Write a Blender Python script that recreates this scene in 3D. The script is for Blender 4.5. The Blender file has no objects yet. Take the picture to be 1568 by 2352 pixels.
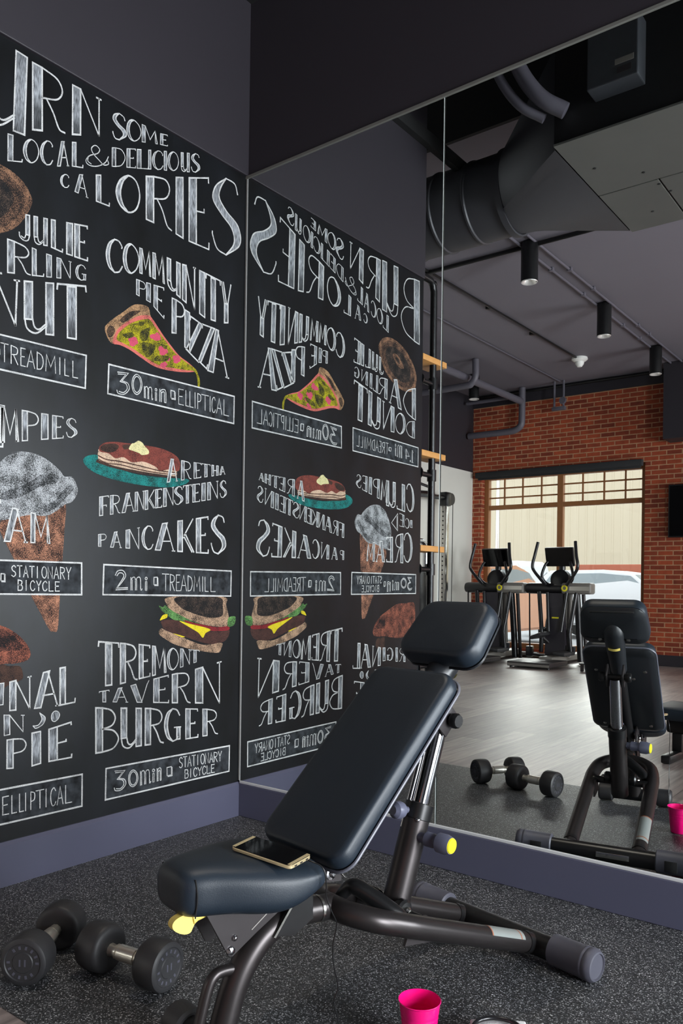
import bpy, bmesh, math, random
from mathutils import Vector, Matrix

random.seed(7)
C = bpy.context.scene.collection
SC = bpy.context.scene

# ------------------------------------------------------------------ camera, world, lights, exposure
def setup_camera():
    f, px, py = 1849.5, 782.17, 1340.39
    yaw, pitch, roll = 0.6602, 0.0021, 0.0134
    cam = bpy.data.cameras.new('camera')
    cam.sensor_fit = 'VERTICAL'
    cam.sensor_height = 36.0
    cam.lens = f * 36.0 / 2352
    cam.shift_x = (784 - px) / 2352
    cam.shift_y = (py - 1176) / 2352
    cam.clip_start = 0.05
    F = Vector((-math.sin(yaw), math.cos(yaw), 0)); R = Vector((math.cos(yaw), math.sin(yaw), 0)); U = Vector((0, 0, 1))
    F, U = F*math.cos(pitch)+U*math.sin(pitch), -F*math.sin(pitch)+U*math.cos(pitch)
    R, U = R*math.cos(roll)+U*math.sin(roll), -R*math.sin(roll)+U*math.cos(roll)
    o = bpy.data.objects.new('camera', cam)
    m = Matrix((R, U, -F)).transposed().to_4x4()
    m.translation = Vector((2.6064, -2.6207, 1.05))
    o.matrix_world = m
    C.objects.link(o)
    SC.camera = o
setup_camera()

SC.view_settings.view_transform = 'Standard'
SC.view_settings.look = 'None'
SC.view_settings.exposure = 0.0
SC.view_settings.gamma = 1.0
SC.view_settings.use_curve_mapping = False
SC.cycles.max_bounces = 10
SC.cycles.diffuse_bounces = 5
SC.cycles.glossy_bounces = 6
SC.cycles.caustics_refractive = False
SC.cycles.sample_clamp_indirect = 4.0

world = bpy.data.worlds.new('overcast_sky')
SC.world = world
world.use_nodes = True
_bg = world.node_tree.nodes['Background']
_bg.inputs[0].default_value = (0.93, 0.96, 1.0, 1)
_bg.inputs[1].default_value = 4.2

def area(name, loc, target, sx, sy, power, col=(1, 0.97, 0.93)):
    l = bpy.data.lights.new(name, 'AREA'); l.shape = 'RECTANGLE'; l.size = sx; l.size_y = sy
    l.energy = power; l.color = col
    o = bpy.data.objects.new(name, l); C.objects.link(o)
    o.location = loc
    d = Vector(target) - Vector(loc)
    o.rotation_euler = d.to_track_quat('-Z', 'Y').to_euler()
    return o
# daylight by the near right window; the far one is added far-room fill
area('daylight_right_window', (6.33, -1.4, 1.35), (0, -1.4, 1.35), 2.15, 1.9, 440, (0.90, 0.95, 1.0))
area('added_far_room_fill', (6.33, -6.9, 1.5), (0, -6.9, 1.5), 2.8, 2.2, 360, (0.98, 0.98, 1.0))

sun = bpy.data.lights.new('hazy_sun', 'SUN'); sun.energy = 2.5; sun.angle = math.radians(24); sun.color = (1, 0.985, 0.96)
so = bpy.data.objects.new('hazy_sun', sun); C.objects.link(so); so.location = (-6, -18, 9)
so.rotation_euler = Vector((0.36, 0.86, -0.40)).to_track_quat('-Z', 'Y').to_euler()

# ------------------------------------------------------------------ small helpers
def lin(c):
    r = []
    for v in c[:3]:
        v /= 255.0
        r.append(v/12.92 if v <= 0.04045 else ((v+0.055)/1.055)**2.4)
    return (r[0], r[1], r[2], 1.0)

def nodes(m):
    m.use_nodes = True
    nt = m.node_tree
    return nt, nt.nodes, nt.links, nt.nodes['Principled BSDF']

def mat(name, rgb, rough=0.5, metal=0.0, var=0.0, scale=8.0, bump=0.0, bscale=60.0, spec=None, coat=0.0):
    m = bpy.data.materials.new(name)
    nt, N, L, P = nodes(m)
    P.inputs['Base Color'].default_value = lin(rgb)
    P.inputs['Roughness'].default_value = rough
    P.inputs['Metallic'].default_value = metal
    if spec is not None: P.inputs['Specular IOR Level'].default_value = spec
    if coat: P.inputs['Coat Weight'].default_value = coat
    tc = N.new('ShaderNodeTexCoord')
    if var:
        n = N.new('ShaderNodeTexNoise'); n.inputs['Scale'].default_value = scale; n.inputs['Detail'].default_value = 5
        L.new(tc.outputs['Object'], n.inputs['Vector'])
        mx = N.new('ShaderNodeMix'); mx.data_type = 'RGBA'
        c = lin(rgb)
        mx.inputs[6].default_value = tuple(v*(1-var) for v in c[:3])+(1,)
        mx.inputs[7].default_value = tuple(min(1, v*(1+var)) for v in c[:3])+(1,)
        L.new(n.outputs['Fac'], mx.inputs[0]); L.new(mx.outputs[2], P.inputs['Base Color'])
    if bump:
        n2 = N.new('ShaderNodeTexNoise'); n2.inputs['Scale'].default_value = bscale; n2.inputs['Detail'].default_value = 3
        L.new(tc.outputs['Object'], n2.inputs['Vector'])
        b = N.new('ShaderNodeBump'); b.inputs['Strength'].default_value = bump; b.inputs['Distance'].default_value = 0.002
        L.new(n2.outputs['Fac'], b.inputs['Height']); L.new(b.outputs['Normal'], P.inputs['Normal'])
    return m

def mesh_obj(name, bm, m=None, parent=None, smooth=True, mats=None):
    bmesh.ops.recalc_face_normals(bm, faces=bm.faces)
    me = bpy.data.meshes.new(name)
    bm.to_mesh(me); bm.free()
    if mats:
        for k in mats: me.materials.append(k)
    elif m: me.materials.append(m)
    if smooth:
        for p in me.polygons: p.use_smooth = True
        try: me.set_sharp_from_angle(angle=math.radians(38))
        except Exception: pass
    o = bpy.data.objects.new(name, me); C.objects.link(o)
    if parent: o.parent = parent
    return o

def thing(name, label, cat, loc=(0, 0, 0), rotz=0.0, group=None):
    o = bpy.data.objects.new(name, None); o.empty_display_size = 0.05
    C.objects.link(o); o.location = loc; o.rotation_euler = (0, 0, rotz)
    tag(o, label, cat, group)
    return o

def tag(o, label, cat, group=None):
    o['label'] = label; o['category'] = cat
    if group: o['group'] = group
    return o

def struct(name, bm, m, smooth=False, parent=None):
    o = mesh_obj(name, bm, m, parent, smooth)
    if not parent: o['kind'] = 'structure'
    return o

def box(bm, a, b, bevel=0.0, mi=0, seg=2):
    r = bmesh.ops.create_cube(bm, size=1.0)
    vs = r['verts']
    c = [(a[i]+b[i])/2 for i in range(3)]; s = [abs(b[i]-a[i]) for i in range(3)]
    for v in vs: v.co = Vector((c[0]+v.co.x*s[0], c[1]+v.co.y*s[1], c[2]+v.co.z*s[2]))
    fs = set(f for v in vs for f in v.link_faces)
    for f in fs: f.material_index = mi
    if bevel:
        es = set(e for v in vs for e in v.link_edges)
        bmesh.ops.bevel(bm, geom=list(es), offset=bevel, segments=seg, affect='EDGES', profile=0.5)
    return vs

def catmull(pts, n=8, closed=False):
    P = [Vector(p) for p in pts]
    if len(P) < 3: return P
    out = []
    m = len(P)
    rng = range(m if closed else m-1)
    for i in rng:
        p0 = P[(i-1) % m] if (closed or i > 0) else P[0]*2-P[1]
        p1 = P[i]; p2 = P[(i+1) % m]
        p3 = P[(i+2) % m] if (closed or i+2 < m) else P[-1]*2-P[-2]
        for k in range(n):
            t = k/n
            out.append(0.5*((2*p1)+(p2-p0)*t+(2*p0-5*p1+4*p2-p3)*t*t+(3*p1-p0-3*p2+p3)*t*t*t))
    if not closed: out.append(P[-1])
    return out

def tube(bm, pts, r, seg=16, smooth=0, cap=True, mi=0, squash=None):
    """tube along a polyline; r number or list; smooth>0 -> catmull subdivisions"""
    P = catmull(pts, smooth) if smooth else [Vector(p) for p in pts]
    n = len(P)
    if isinstance(r, (int, float)): R = [r]*n
    else:
        R = []
        for i in range(n):
            t = i/(n-1)*(len(r)-1); k = min(int(t), len(r)-2); R.append(r[k]+(r[k+1]-r[k])*(t-k))
    T = []
    for i in range(n):
        d = (P[min(i+1, n-1)]-P[max(i-1, 0)])
        T.append(d.normalized())
    up = Vector((0, 0, 1)) if abs(T[0].z) < 0.9 else Vector((1, 0, 0))
    nrm = (up - T[0]*up.dot(T[0])).normalized()
    rings = []
    for i in range(n):
        nrm = (nrm - T[i]*nrm.dot(T[i])).normalized()
        b = T[i].cross(nrm)
        ring = []
        for k in range(seg):
            a = 2*math.pi*k/seg
            ring.append(bm.verts.new(P[i]+(nrm*math.cos(a)+b*math.sin(a))*R[i]))
        rings.append(ring)
    for i in range(n-1):
        for k in range(seg):
            f = bm.faces.new((rings[i][k], rings[i][(k+1) % seg], rings[i+1][(k+1) % seg], rings[i+1][k])); f.material_index = mi
    if cap:
        f = bm.faces.new(rings[0][::-1]); f.material_index = mi
        f = bm.faces.new(rings[-1]); f.material_index = mi

def lathe(bm, prof, seg=32, M=None, mi=0):
    """prof = [(r, z)...] revolved round z, then transformed by M"""
    rings = []
    for r, z in prof:
        if r < 1e-6: rings.append([bm.verts.new((0, 0, z))])
        else: rings.append([bm.verts.new((r*math.cos(2*math.pi*k/seg), r*math.sin(2*math.pi*k/seg), z)) for k in range(seg)])
    for a, b in zip(rings, rings[1:]):
        for k in range(seg):
            k2 = (k+1) % seg
            if len(a) == 1 and len(b) == 1: continue
            if len(a) == 1: f = bm.faces.new((a[0], b[k], b[k2]))
            elif len(b) == 1: f = bm.faces.new((a[k], a[k2], b[0]))
            else: f = bm.faces.new((a[k], a[k2], b[k2], b[k]))
            f.material_index = mi
    if M is not None:
        for ring in rings:
            for v in ring: v.co = M @ v.co

def axis_m(p, d):
    """matrix that puts local z along d at p"""
    return Matrix.Translation(Vector(p)) @ Vector(d).normalized().to_track_quat('Z', 'Y').to_matrix().to_4x4()

def prism(bm, poly, M, t0, t1, mi=0):
    """extrude a 2D polygon (x,y) between z=t0 and t1, transformed by M"""
    a = [bm.verts.new(M @ Vector((x, y, t0))) for x, y in poly]
    b = [bm.verts.new(M @ Vector((x, y, t1))) for x, y in poly]
    n = len(poly)
    fs = [bm.faces.new(a[::-1]), bm.faces.new(b)]
    for i in range(n): fs.append(bm.faces.new((a[i], a[(i+1) % n], b[(i+1) % n], b[i])))
    for f in fs: f.material_index = mi

def rrect(hw0, hw1, s0, s1, r, n=7):
    """rounded trapezoid outline, half-width hw0 at s0 and hw1 at s1"""
    out = []
    for cx, cy, a0 in ((hw1-r, s1-r, 0), (-hw1+r, s1-r, 90), (-hw0+r, s0+r, 180), (hw0-r, s0+r, 270)):
        for k in range(n+1):
            a = math.radians(a0+90*k/n); out.append((cx+r*math.cos(a), cy+r*math.sin(a)))
    return out

def layered(bm, outline, layers, M, crown=0.0, mi=0):
    """stack of inset copies of an outline: layers [(t, inset)], capped; crown bulges the top"""
    cx = sum(p[0] for p in outline)/len(outline); cy = sum(p[1] for p in outline)/len(outline)
    n = len(outline)
    def inset(d):
        res = []
        for i in range(n):
            p = Vector(outline[i]); a = Vector(outline[i-1]); b = Vector(outline[(i+1) % n])
            e = (b-a)
            if e.length < 1e-9: res.append(p); continue
            nr = Vector((-e.y, e.x)).normalized()
            res.append(p+nr*d)
        return res
    rings = []
    for t, d in layers:
        rings.append([bm.verts.new(M @ Vector((q[0], q[1], t))) for q in inset(d)])
    for a, b in zip(rings, rings[1:]):
        for k in range(n):
            f = bm.faces.new((a[k], a[(k+1) % n], b[(k+1) % n], b[k])); f.material_index = mi
    f = bm.faces.new(rings[0][::-1]); f.material_index = mi
    last = rings[-1]; t, d = layers[-1]
    q = inset(d)
    prev = last
    for fr, h in ((0.7, 0.45), (0.4, 0.8), (0.15, 0.97)):
        ring = [bm.verts.new(M @ Vector((cx+(p[0]-cx)*fr, cy+(p[1]-cy)*fr, t+crown*h))) for p in q]
        for k in range(n):
            f = bm.faces.new((prev[k], prev[(k+1) % n], ring[(k+1) % n], ring[k])); f.material_index = mi
        prev = ring
    f = bm.faces.new(prev); f.material_index = mi

def copy_tree(o, parent=None):
    c = o.copy(); C.objects.link(c)
    if parent: c.parent = parent
    for ch in list(o.children): copy_tree(ch, c)
    return c

# ------------------------------------------------------------------ materials
M = {}
M['paint'] = mat('dark_plum_wall_paint', (42, 39, 45), 0.55, var=0.06, scale=3, bump=0.05, bscale=120)
M['base'] = mat('slate_blue_baseboard_paint', (78, 79, 98), 0.42, var=0.04, scale=4)
M['ceil'] = mat('dark_ceiling_paint', (110, 106, 114), 0.7, var=0.04, scale=2)
M['black'] = mat('flat_black_paint', (17, 17, 18), 0.8)
M['white_wall'] = mat('off_white_wall_paint', (214, 212, 204), 0.6, var=0.02)
M['vinyl'] = mat('dark_navy_vinyl', (26, 36, 46), 0.46, bump=0.12, bscale=420, spec=0.42)
M['vinyl_trim'] = mat('satin_grey_edge_trim', (96, 98, 108), 0.4)
M['vinyl_back'] = mat('moulded_black_back_shell', (30, 33, 37), 0.38)
M['tube'] = mat('anthracite_powder_coat', (64, 60, 60), 0.36, metal=0.75, var=0.03, scale=30)
M['tube_black'] = mat('black_powder_coat', (24, 24, 25), 0.33, metal=0.2)
M['plate'] = mat('dark_bracket_steel', (52, 48, 49), 0.42, metal=0.3)
M['chrome'] = mat('polished_chrome', (190, 190, 193), 0.1, metal=1.0)
M['steel'] = mat('brushed_steel', (196, 194, 188), 0.22, metal=1.0)
M['capgrey'] = mat('grey_rubber_end_cap', (72, 72, 82), 0.5, bump=0.05)
M['knob'] = mat('soft_grey_knob_plastic', (92, 94, 112), 0.4)
M['yellow'] = mat('bright_yellow_plastic', (240, 228, 40), 0.4)
M['paleyellow'] = mat('pale_yellow_plastic', (238, 214, 112), 0.42)
M['rubber'] = mat('matte_black_rubber', (42, 42, 44), 0.52, bump=0.06, bscale=300)
M['sticker'] = mat('silver_sticker', (150, 156, 153), 0.35, metal=0.3)
M['sticker_red'] = mat('orange_sticker_line', (150, 92, 66), 0.5)
M['pink'] = mat('hot_pink_enamel', (238, 14, 118), 0.22, coat=0.5)
M['wood'] = mat('honey_pine_board', (206, 148, 84), 0.5, var=0.18, scale=14)
M['oak'] = mat('stained_oak_frame', (152, 100, 58), 0.45, var=0.15, scale=10)
M['pipe_black'] = mat('black_iron_pipe', (22, 22, 24), 0.35, metal=0.3)
M['pipe_grey'] = mat('painted_sprinkler_pipe', (88, 85, 94), 0.5)
M['duct'] = mat('painted_sheet_metal_duct', (66, 66, 70), 0.5, metal=0.2, var=0.05)
M['unit'] = mat('galvanised_unit_panel', (96, 96, 92), 0.55, metal=0.2, var=0.08, scale=6)
M['unit_black'] = mat('unlit_unit_casing', (14, 14, 15), 0.6)  # black puts the shade of the unlit casing sides into the colour
M['ctrl'] = mat('control_box_metal', (52, 54, 58), 0.5, var=0.2, scale=20)
M['alu'] = mat('aluminium_channel', (206, 208, 210), 0.45, metal=0.15)
M['channel'] = mat('shaded_channel_tone', (112, 113, 108), 0.45, metal=0.2)  # darker copy of the channel metal, dim light up there put into its colour
M['corner_channel'] = mat('pale_grey_channel', (160, 162, 160), 0.45, metal=0.2)
M['bright_reflector'] = mat('satin_lamp_reflector', (226, 226, 224), 0.3, metal=0.6)
M['nickel'] = mat('satin_nickel', (226, 222, 210), 0.28, metal=0.85)
M['edge'] = mat('polished_glass_edge', (188, 198, 196), 0.2)
M['gold'] = mat('champagne_gold_phone_frame', (240, 220, 172), 0.3, metal=0.6)
M['screen'] = mat('black_glass_screen', (6, 6, 7), 0.05)
M['white_pl'] = mat('white_plastic', (232, 232, 228), 0.4)
M['greyplate'] = mat('silver_grey_plastic', (118, 114, 108), 0.45)
M['machine'] = mat('dark_aubergine_plastic', (44, 41, 48), 0.42)
M['machine_black'] = mat('gloss_black_plastic', (22, 22, 25), 0.28)
M['towel'] = mat('white_terry_cotton', (226, 226, 228), 0.9, bump=0.6, bscale=260)
M['red'] = mat('coral_red_plastic', (206, 70, 62), 0.45)
M['shade'] = mat('black_roller_shade_fabric', (38, 40, 42), 0.8)
M['tvscreen'] = mat('television_black', (10, 10, 12), 0.15)

def mirror_mat():
    m = bpy.data.materials.new('silvered_mirror_glass')
    nt, N, L, P = nodes(m)
    P.inputs['Base Color'].default_value = (0.80, 0.825, 0.815, 1)
    P.inputs['Metallic'].default_value = 1.0
    P.inputs['Roughness'].default_value = 0.0
    return m
M['mirror'] = mirror_mat()

def emit(name, rgb, s):
    m = bpy.data.materials.new(name)
    nt, N, L, P = nodes(m)
    P.inputs['Base Color'].default_value = lin(rgb)
    P.inputs['Emission Color'].default_value = lin(rgb)
    P.inputs['Emission Strength'].default_value = s
    return m
M['lamp'] = emit('lit_lamp_reflector', (255, 246, 232), 5.0)

def rubber_floor():
    m = bpy.data.materials.new('speckled_rubber_tile')
    nt, N, L, P = nodes(m)
    tc = N.new('ShaderNodeTexCoord')
    v = N.new('ShaderNodeTexVoronoi'); v.inputs['Scale'].default_value = 370
    L.new(tc.outputs['Object'], v.inputs['Vector'])
    sp = N.new('ShaderNodeSeparateColor'); L.new(v.outputs['Color'], sp.inputs[0])
    r = N.new('ShaderNodeValToRGB'); e = r.color_ramp.elements
    e[0].position = 0.0; e[0].color = lin((34, 35, 37)); e[1].position = 1.0; e[1].color = lin((220, 222, 224))
    for pos, c in ((0.5, (48, 50, 52)), (0.72, (68, 70, 72)), (0.86, (108, 110, 113)), (0.95, (165, 167, 170))):
        k = r.color_ramp.elements.new(pos); k.color = lin(c)
    L.new(sp.outputs[0], r.inputs[0])
    n = N.new('ShaderNodeTexNoise'); n.inputs['Scale'].default_value = 5; n.inputs['Detail'].default_value = 4
    L.new(tc.outputs['Object'], n.inputs['Vector'])
    mr = N.new('ShaderNodeMapRange'); mr.inputs[3].default_value = 0.52; mr.inputs[4].default_value = 0.97
    L.new(n.outputs['Fac'], mr.inputs[0])
    mx = N.new('ShaderNodeMix'); mx.data_type = 'RGBA'; mx.blend_type = 'MULTIPLY'; mx.inputs[0].default_value = 1
    L.new(r.outputs[0], mx.inputs[6]); L.new(mr.outputs[0], mx.inputs[7])
    L.new(mx.outputs[2], P.inputs['Base Color'])
    P.inputs['Roughness'].default_value = 0.48
    b = N.new('ShaderNodeBump'); b.inputs['Strength'].default_value = 0.25; b.inputs['Distance'].default_value = 0.001
    L.new(sp.outputs[1], b.inputs['Height']); L.new(b.outputs['Normal'], P.inputs['Normal'])
    return m
M['rubber_floor'] = rubber_floor()

def wood_floor():
    m = bpy.data.materials.new('grey_brown_vinyl_plank')
    nt, N, L, P = nodes(m)
    tc = N.new('ShaderNodeTexCoord')
    sp = N.new('ShaderNodeSeparateXYZ'); L.new(tc.outputs['Object'], sp.inputs[0])
    cb = N.new('ShaderNodeCombineXYZ'); L.new(sp.outputs[1], cb.inputs[0]); L.new(sp.outputs[0], cb.inputs[1])
    br = N.new('ShaderNodeTexBrick'); br.offset = 0.37
    br.inputs['Scale'].default_value = 1.0; br.inputs['Brick Width'].default_value = 1.2; br.inputs['Row Height'].default_value = 0.18
    br.inputs['Mortar Size'].default_value = 0.0015; br.inputs['Mortar Smooth'].default_value = 0.3; br.inputs['Bias'].default_value = 0.0
    br.inputs['Color1'].default_value = lin((152, 140, 134)); br.inputs['Color2'].default_value = lin((116, 105, 102)); br.inputs['Mortar'].default_value = lin((38, 34, 32))
    L.new(cb.outputs[0], br.inputs['Vector'])
    mp = N.new('ShaderNodeMapping'); mp.inputs['Scale'].default_value = (1.6, 26, 1); L.new(cb.outputs[0], mp.inputs[0])
    n = N.new('ShaderNodeTexNoise'); n.inputs['Scale'].default_value = 1.6; n.inputs['Detail'].default_value = 6; n.inputs['Roughness'].default_value = 0.65
    L.new(mp.outputs[0], n.inputs['Vector'])
    mr = N.new('ShaderNodeMapRange'); mr.inputs[1].default_value = 0.3; mr.inputs[2].default_value = 0.7; mr.inputs[3].default_value = 0.5; mr.inputs[4].default_value = 1.5
    L.new(n.outputs['Fac'], mr.inputs[0])
    mx = N.new('ShaderNodeMix'); mx.data_type = 'RGBA'; mx.blend_type = 'MULTIPLY'; mx.inputs[0].default_value = 1
    L.new(br.outputs['Color'], mx.inputs[6]); L.new(mr.outputs[0], mx.inputs[7]); L.new(mx.outputs[2], P.inputs['Base Color'])
    P.inputs['Roughness'].default_value = 0.36
    P.inputs['Specular IOR Level'].default_value = 1.0
    b = N.new('ShaderNodeBump'); b.inputs['Strength'].default_value = 0.08; b.inputs['Distance'].default_value = 0.001
    L.new(n.outputs['Fac'], b.inputs['Height']); L.new(b.outputs['Normal'], P.inputs['Normal'])
    return m
M['wood_floor'] = wood_floor()

def brick():
    m = bpy.data.materials.new('red_brick_masonry')
    nt, N, L, P = nodes(m)
    tc = N.new('ShaderNodeTexCoord')
    sp = N.new('ShaderNodeSeparateXYZ'); L.new(tc.outputs['Object'], sp.inputs[0])
    ad = N.new('ShaderNodeMath'); ad.operation = 'ADD'; L.new(sp.outputs[0], ad.inputs[0]); L.new(sp.outputs[1], ad.inputs[1])
    cb = N.new('ShaderNodeCombineXYZ'); L.new(ad.outputs[0], cb.inputs[0]); L.new(sp.outputs[2], cb.inputs[1])
    br = N.new('ShaderNodeTexBrick')
    br.inputs['Scale'].default_value = 1.0; br.inputs['Brick Width'].default_value = 0.205; br.inputs['Row Height'].default_value = 0.066
    br.inputs['Mortar Size'].default_value = 0.0075; br.inputs['Mortar Smooth'].default_value = 0.15
    br.inputs['Color1'].default_value = lin((168, 74, 42)); br.inputs['Color2'].default_value = lin((122, 50, 30)); br.inputs['Mortar'].default_value = lin((178, 134, 100))
    L.new(cb.outputs[0], br.inputs['Vector'])
    n = N.new('ShaderNodeTexNoise'); n.inputs['Scale'].default_value = 14; n.inputs['Detail'].default_value = 6
    L.new(tc.outputs['Object'], n.inputs['Vector'])
    mr = N.new('ShaderNodeMapRange'); mr.inputs[3].default_value = 0.65; mr.inputs[4].default_value = 1.35
    L.new(n.outputs['Fac'], mr.inputs[0])
    mx = N.new('ShaderNodeMix'); mx.data_type = 'RGBA'; mx.blend_type = 'MULTIPLY'; mx.inputs[0].default_value = 1
    L.new(br.outputs['Color'], mx.inputs[6]); L.new(mr.outputs[0], mx.inputs[7]); L.new(mx.outputs[2], P.inputs['Base Color'])
    P.inputs['Roughness'].default_value = 0.85
    b = N.new('ShaderNodeBump'); b.inputs['Strength'].default_value = 0.6; b.inputs['Distance'].default_value = 0.006; b.invert = True
    L.new(br.outputs['Fac'], b.inputs['Height']); L.new(b.outputs['Normal'], P.inputs['Normal'])
    return m
M['brick'] = brick()

def metal_siding():
    m = bpy.data.materials.new('beige_ribbed_siding')
    nt, N, L, P = nodes(m)
    tc = N.new('ShaderNodeTexCoord')
    sp = N.new('ShaderNodeSeparateXYZ'); L.new(tc.outputs['Object'], sp.inputs[0])
    cb = N.new('ShaderNodeCombineXYZ'); L.new(sp.outputs[0], cb.inputs[0])
    n = N.new('ShaderNodeTexNoise'); n.inputs['Scale'].default_value = 2.2; n.inputs['Detail'].default_value = 4
    L.new(cb.outputs[0], n.inputs['Vector'])
    mx = N.new('ShaderNodeMix'); mx.data_type = 'RGBA'
    mx.inputs[6].default_value = lin((164, 150, 128)); mx.inputs[7].default_value = lin((176, 164, 144))
    L.new(n.outputs['Fac'], mx.inputs[0]); L.new(mx.outputs[2], P.inputs['Base Color'])
    P.inputs['Roughness'].default_value = 0.6
    return m
M['siding'] = metal_siding()
M['asphalt'] = mat('pale_concrete_lot', (150, 150, 152), 0.9, var=0.12, scale=1.2)
M['carwhite'] = mat('white_car_paint', (190, 192, 196), 0.2)
M['carorange'] = mat('burnt_orange_truck_paint', (172, 124, 94), 0.3)
M['carglass'] = mat('car_window_tint', (112, 122, 128), 0.1)
M['tyre'] = mat('tyre_rubber', (40, 40, 42), 0.8)
M['redwall'] = mat('low_red_brick', (146, 80, 60), 0.9, var=0.1, scale=20)
def glass():
    m = bpy.data.materials.new('clear_window_glass')
    m.use_nodes = True
    nt = m.node_tree; N = nt.nodes; L = nt.links
    N.clear()
    out = N.new('ShaderNodeOutputMaterial'); t = N.new('ShaderNodeBsdfTransparent'); g = N.new('ShaderNodeBsdfGlossy'); mx = N.new('ShaderNodeMixShader')
    g.inputs['Roughness'].default_value = 0.02; t.inputs[0].default_value = (0.96, 0.98, 0.97, 1)
    fr = N.new('ShaderNodeFresnel'); fr.inputs[0].default_value = 1.35
    L.new(fr.outputs[0], mx.inputs[0]); L.new(t.outputs[0], mx.inputs[1]); L.new(g.outputs[0], mx.inputs[2]); L.new(mx.outputs[0], out.inputs[0])
    return m
M['glass'] = glass()
# ------------------------------------------------------------------ the room
def slab(name, a, b, m, bevel=0.0):
    bm = bmesh.new(); box(bm, a, b, bevel); return struct(name, bm, m)

slab('floor', (-3.8, -9.12, -0.12), (6.65, 0.14, -0.003), M['wood_floor'])
slab('floor_rubber', (0.0, -1.555, -0.02), (6.5, 0.0, 0.0), M['rubber_floor'])

# stub wall that carries the chalkboard, plaster layer above the board a little proud of it
bm = bmesh.new()
box(bm, (-0.14, -1.525, 0), (0.0, 0.0, 4.7)); box(bm, (-0.01, -1.525, 2.905), (0.012, 0.0, 4.7), 0.004)
struct('wall_left', bm, M['paint'])
bm = bmesh.new(); prism(bm, [(-0.005, 0), (0.014, 0), (0.014, 0.140), (0.005, 0.152), (-0.005, 0.152)], Matrix(((1, 0, 0, 0), (0, 0, 1, 0), (0, 1, 0, 0), (0, 0, 0, 1))), -1.525, 0.0); struct('baseboard_left', bm, M['base'])
slab('wall_back', (-3.8, 0.0, 0), (6.65, 0.14, 4.7), M['paint'])
bm = bmesh.new(); box(bm, (0.013, -0.013, 0.0), (6.5, 0.005, 0.147), 0.003); struct('baseboard_back', bm, M['base'])
slab('trim_1', (0.0, -0.011, 2.891), (4.7, 0.002, 2.905), M['channel'], 0.002)
slab('trim_2', (0.013, -0.011, 0.147), (4.7, 0.002, 0.158), M['alu'], 0.002)
slab('trim_3', (0.003, -0.009, 0.158), (0.014, 0.002, 2.891), M['corner_channel'], 0.002)

# mirror panels, each a sheet of glass with a polished chamfered edge
def mirror_panel(x0, x1, label):
    bm = bmesh.new()
    y0, y1, z0, z1, e = -0.006, 0.001, 0.150, 2.900, 0.0018
    A = [bm.verts.new((x, y1, z)) for x, z in ((x0, z0), (x1, z0), (x1, z1), (x0, z1))]
    Bq = [bm.verts.new((x, y0+e, z)) for x, z in ((x0, z0), (x1, z0), (x1, z1), (x0, z1))]
    Cq = [bm.verts.new((x, y0, z)) for x, z in ((x0+e, z0+e), (x1-e, z0+e), (x1-e, z1-e), (x0+e, z1-e))]
    bm.faces.new(A)
    for P, Q in ((A, Bq), (Bq, Cq)):
        for k in range(4):
            f = bm.faces.new((P[k], P[(k+1) % 4], Q[(k+1) % 4], Q[k])); f.material_index = 1
    bm.faces.new(Cq)
    o = mesh_obj('mirror_panel', bm, None, None, False, [M['mirror'], M['edge']])
    tag(o, label, 'mirror', 'mirror panels along the gym wall')
mirror_panel(0.014, 1.0405, 'tall wall mirror panel next to the chalkboard corner')
mirror_panel(1.0435, 2.262, 'tall wall mirror panel right of the thin seam, behind the bench')
mirror_panel(2.265, 3.48, 'tall wall mirror panel, third from the chalkboard corner')
mirror_panel(3.483, 4.7, 'tall wall mirror panel, fourth from the chalkboard corner')

def wall_holes(name, axis, c0, c1, u0, u1, z0, z1, holes, m):
    """wall along 'x' or 'y' between c0 and c1 with rectangular holes [(u0,u1,z0,z1)]"""
    bm = bmesh.new()
    us = sorted(set([u0, u1]+[h[0] for h in holes]+[h[1] for h in holes]))
    for a, b in zip(us, us[1:]):
        zs = [z0]
        for h in holes:
            if h[0] <= a and b <= h[1]: zs += [h[2], h[3]]
        zs.append(z1)
        for k in range(0, len(zs), 2):
            if axis == 'x': box(bm, (a, c0, zs[k]), (b, c1, zs[k+1]))
            else: box(bm, (c0, a, zs[k]), (c1, b, zs[k+1]))
    bmesh.ops.remove_doubles(bm, verts=bm.verts, dist=1e-5)
    return struct(name, bm, m)
wall_holes('wall_far', 'x', -9.12, -8.87, -3.8, 6.65, 0, 3.9, [(-3.5, -0.95, 0.12, 2.83)], M['brick'])
slab('wall_far_upper', (-3.8, -9.12, 3.9), (6.65, -8.84, 4.08), M['paint'])
slab('trim_4', (-0.61, -8.84, 3.06), (0.6, -8.5, 4.08), M['paint'])
slab('baseboard_far', (-0.95, -8.87, 0.0), (6.5, -8.855, 0.15), M['paint'])
slab('wall_side', (-3.8, -8.87, 0), (-3.655, 0.0, 2.885), M['white_wall'])
slab('wall_side_upper', (-3.8, -8.87, 2.885), (-3.655, 0.0, 4.08), M['paint'])
wall_holes('wall_right', 'y', 6.5, 6.65, -9.12, 0.14, 0, 4.7, [(-2.55, -0.25, 0.35, 2.45), (-8.4, -5.4, 0.35, 2.65)], M['paint'])
slab('wall_light_blocker', (3.3, -4.7, 0), (6.5, -4.56, 4.08), M['paint'])  # unseen wall added to keep far window light off the mirror wall
slab('ceiling', (-3.8, -9.12, 4.08), (6.65, -2.18, 4.2), M['ceil'])
bm = bmesh.new()
box(bm, (-3.8, -2.18, 4.7), (6.65, 0.14, 4.8)); box(bm, (-3.8, -2.18, 4.08), (6.65, -2.15, 4.7))
struct('ceiling_deck', bm, M['black'])
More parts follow.
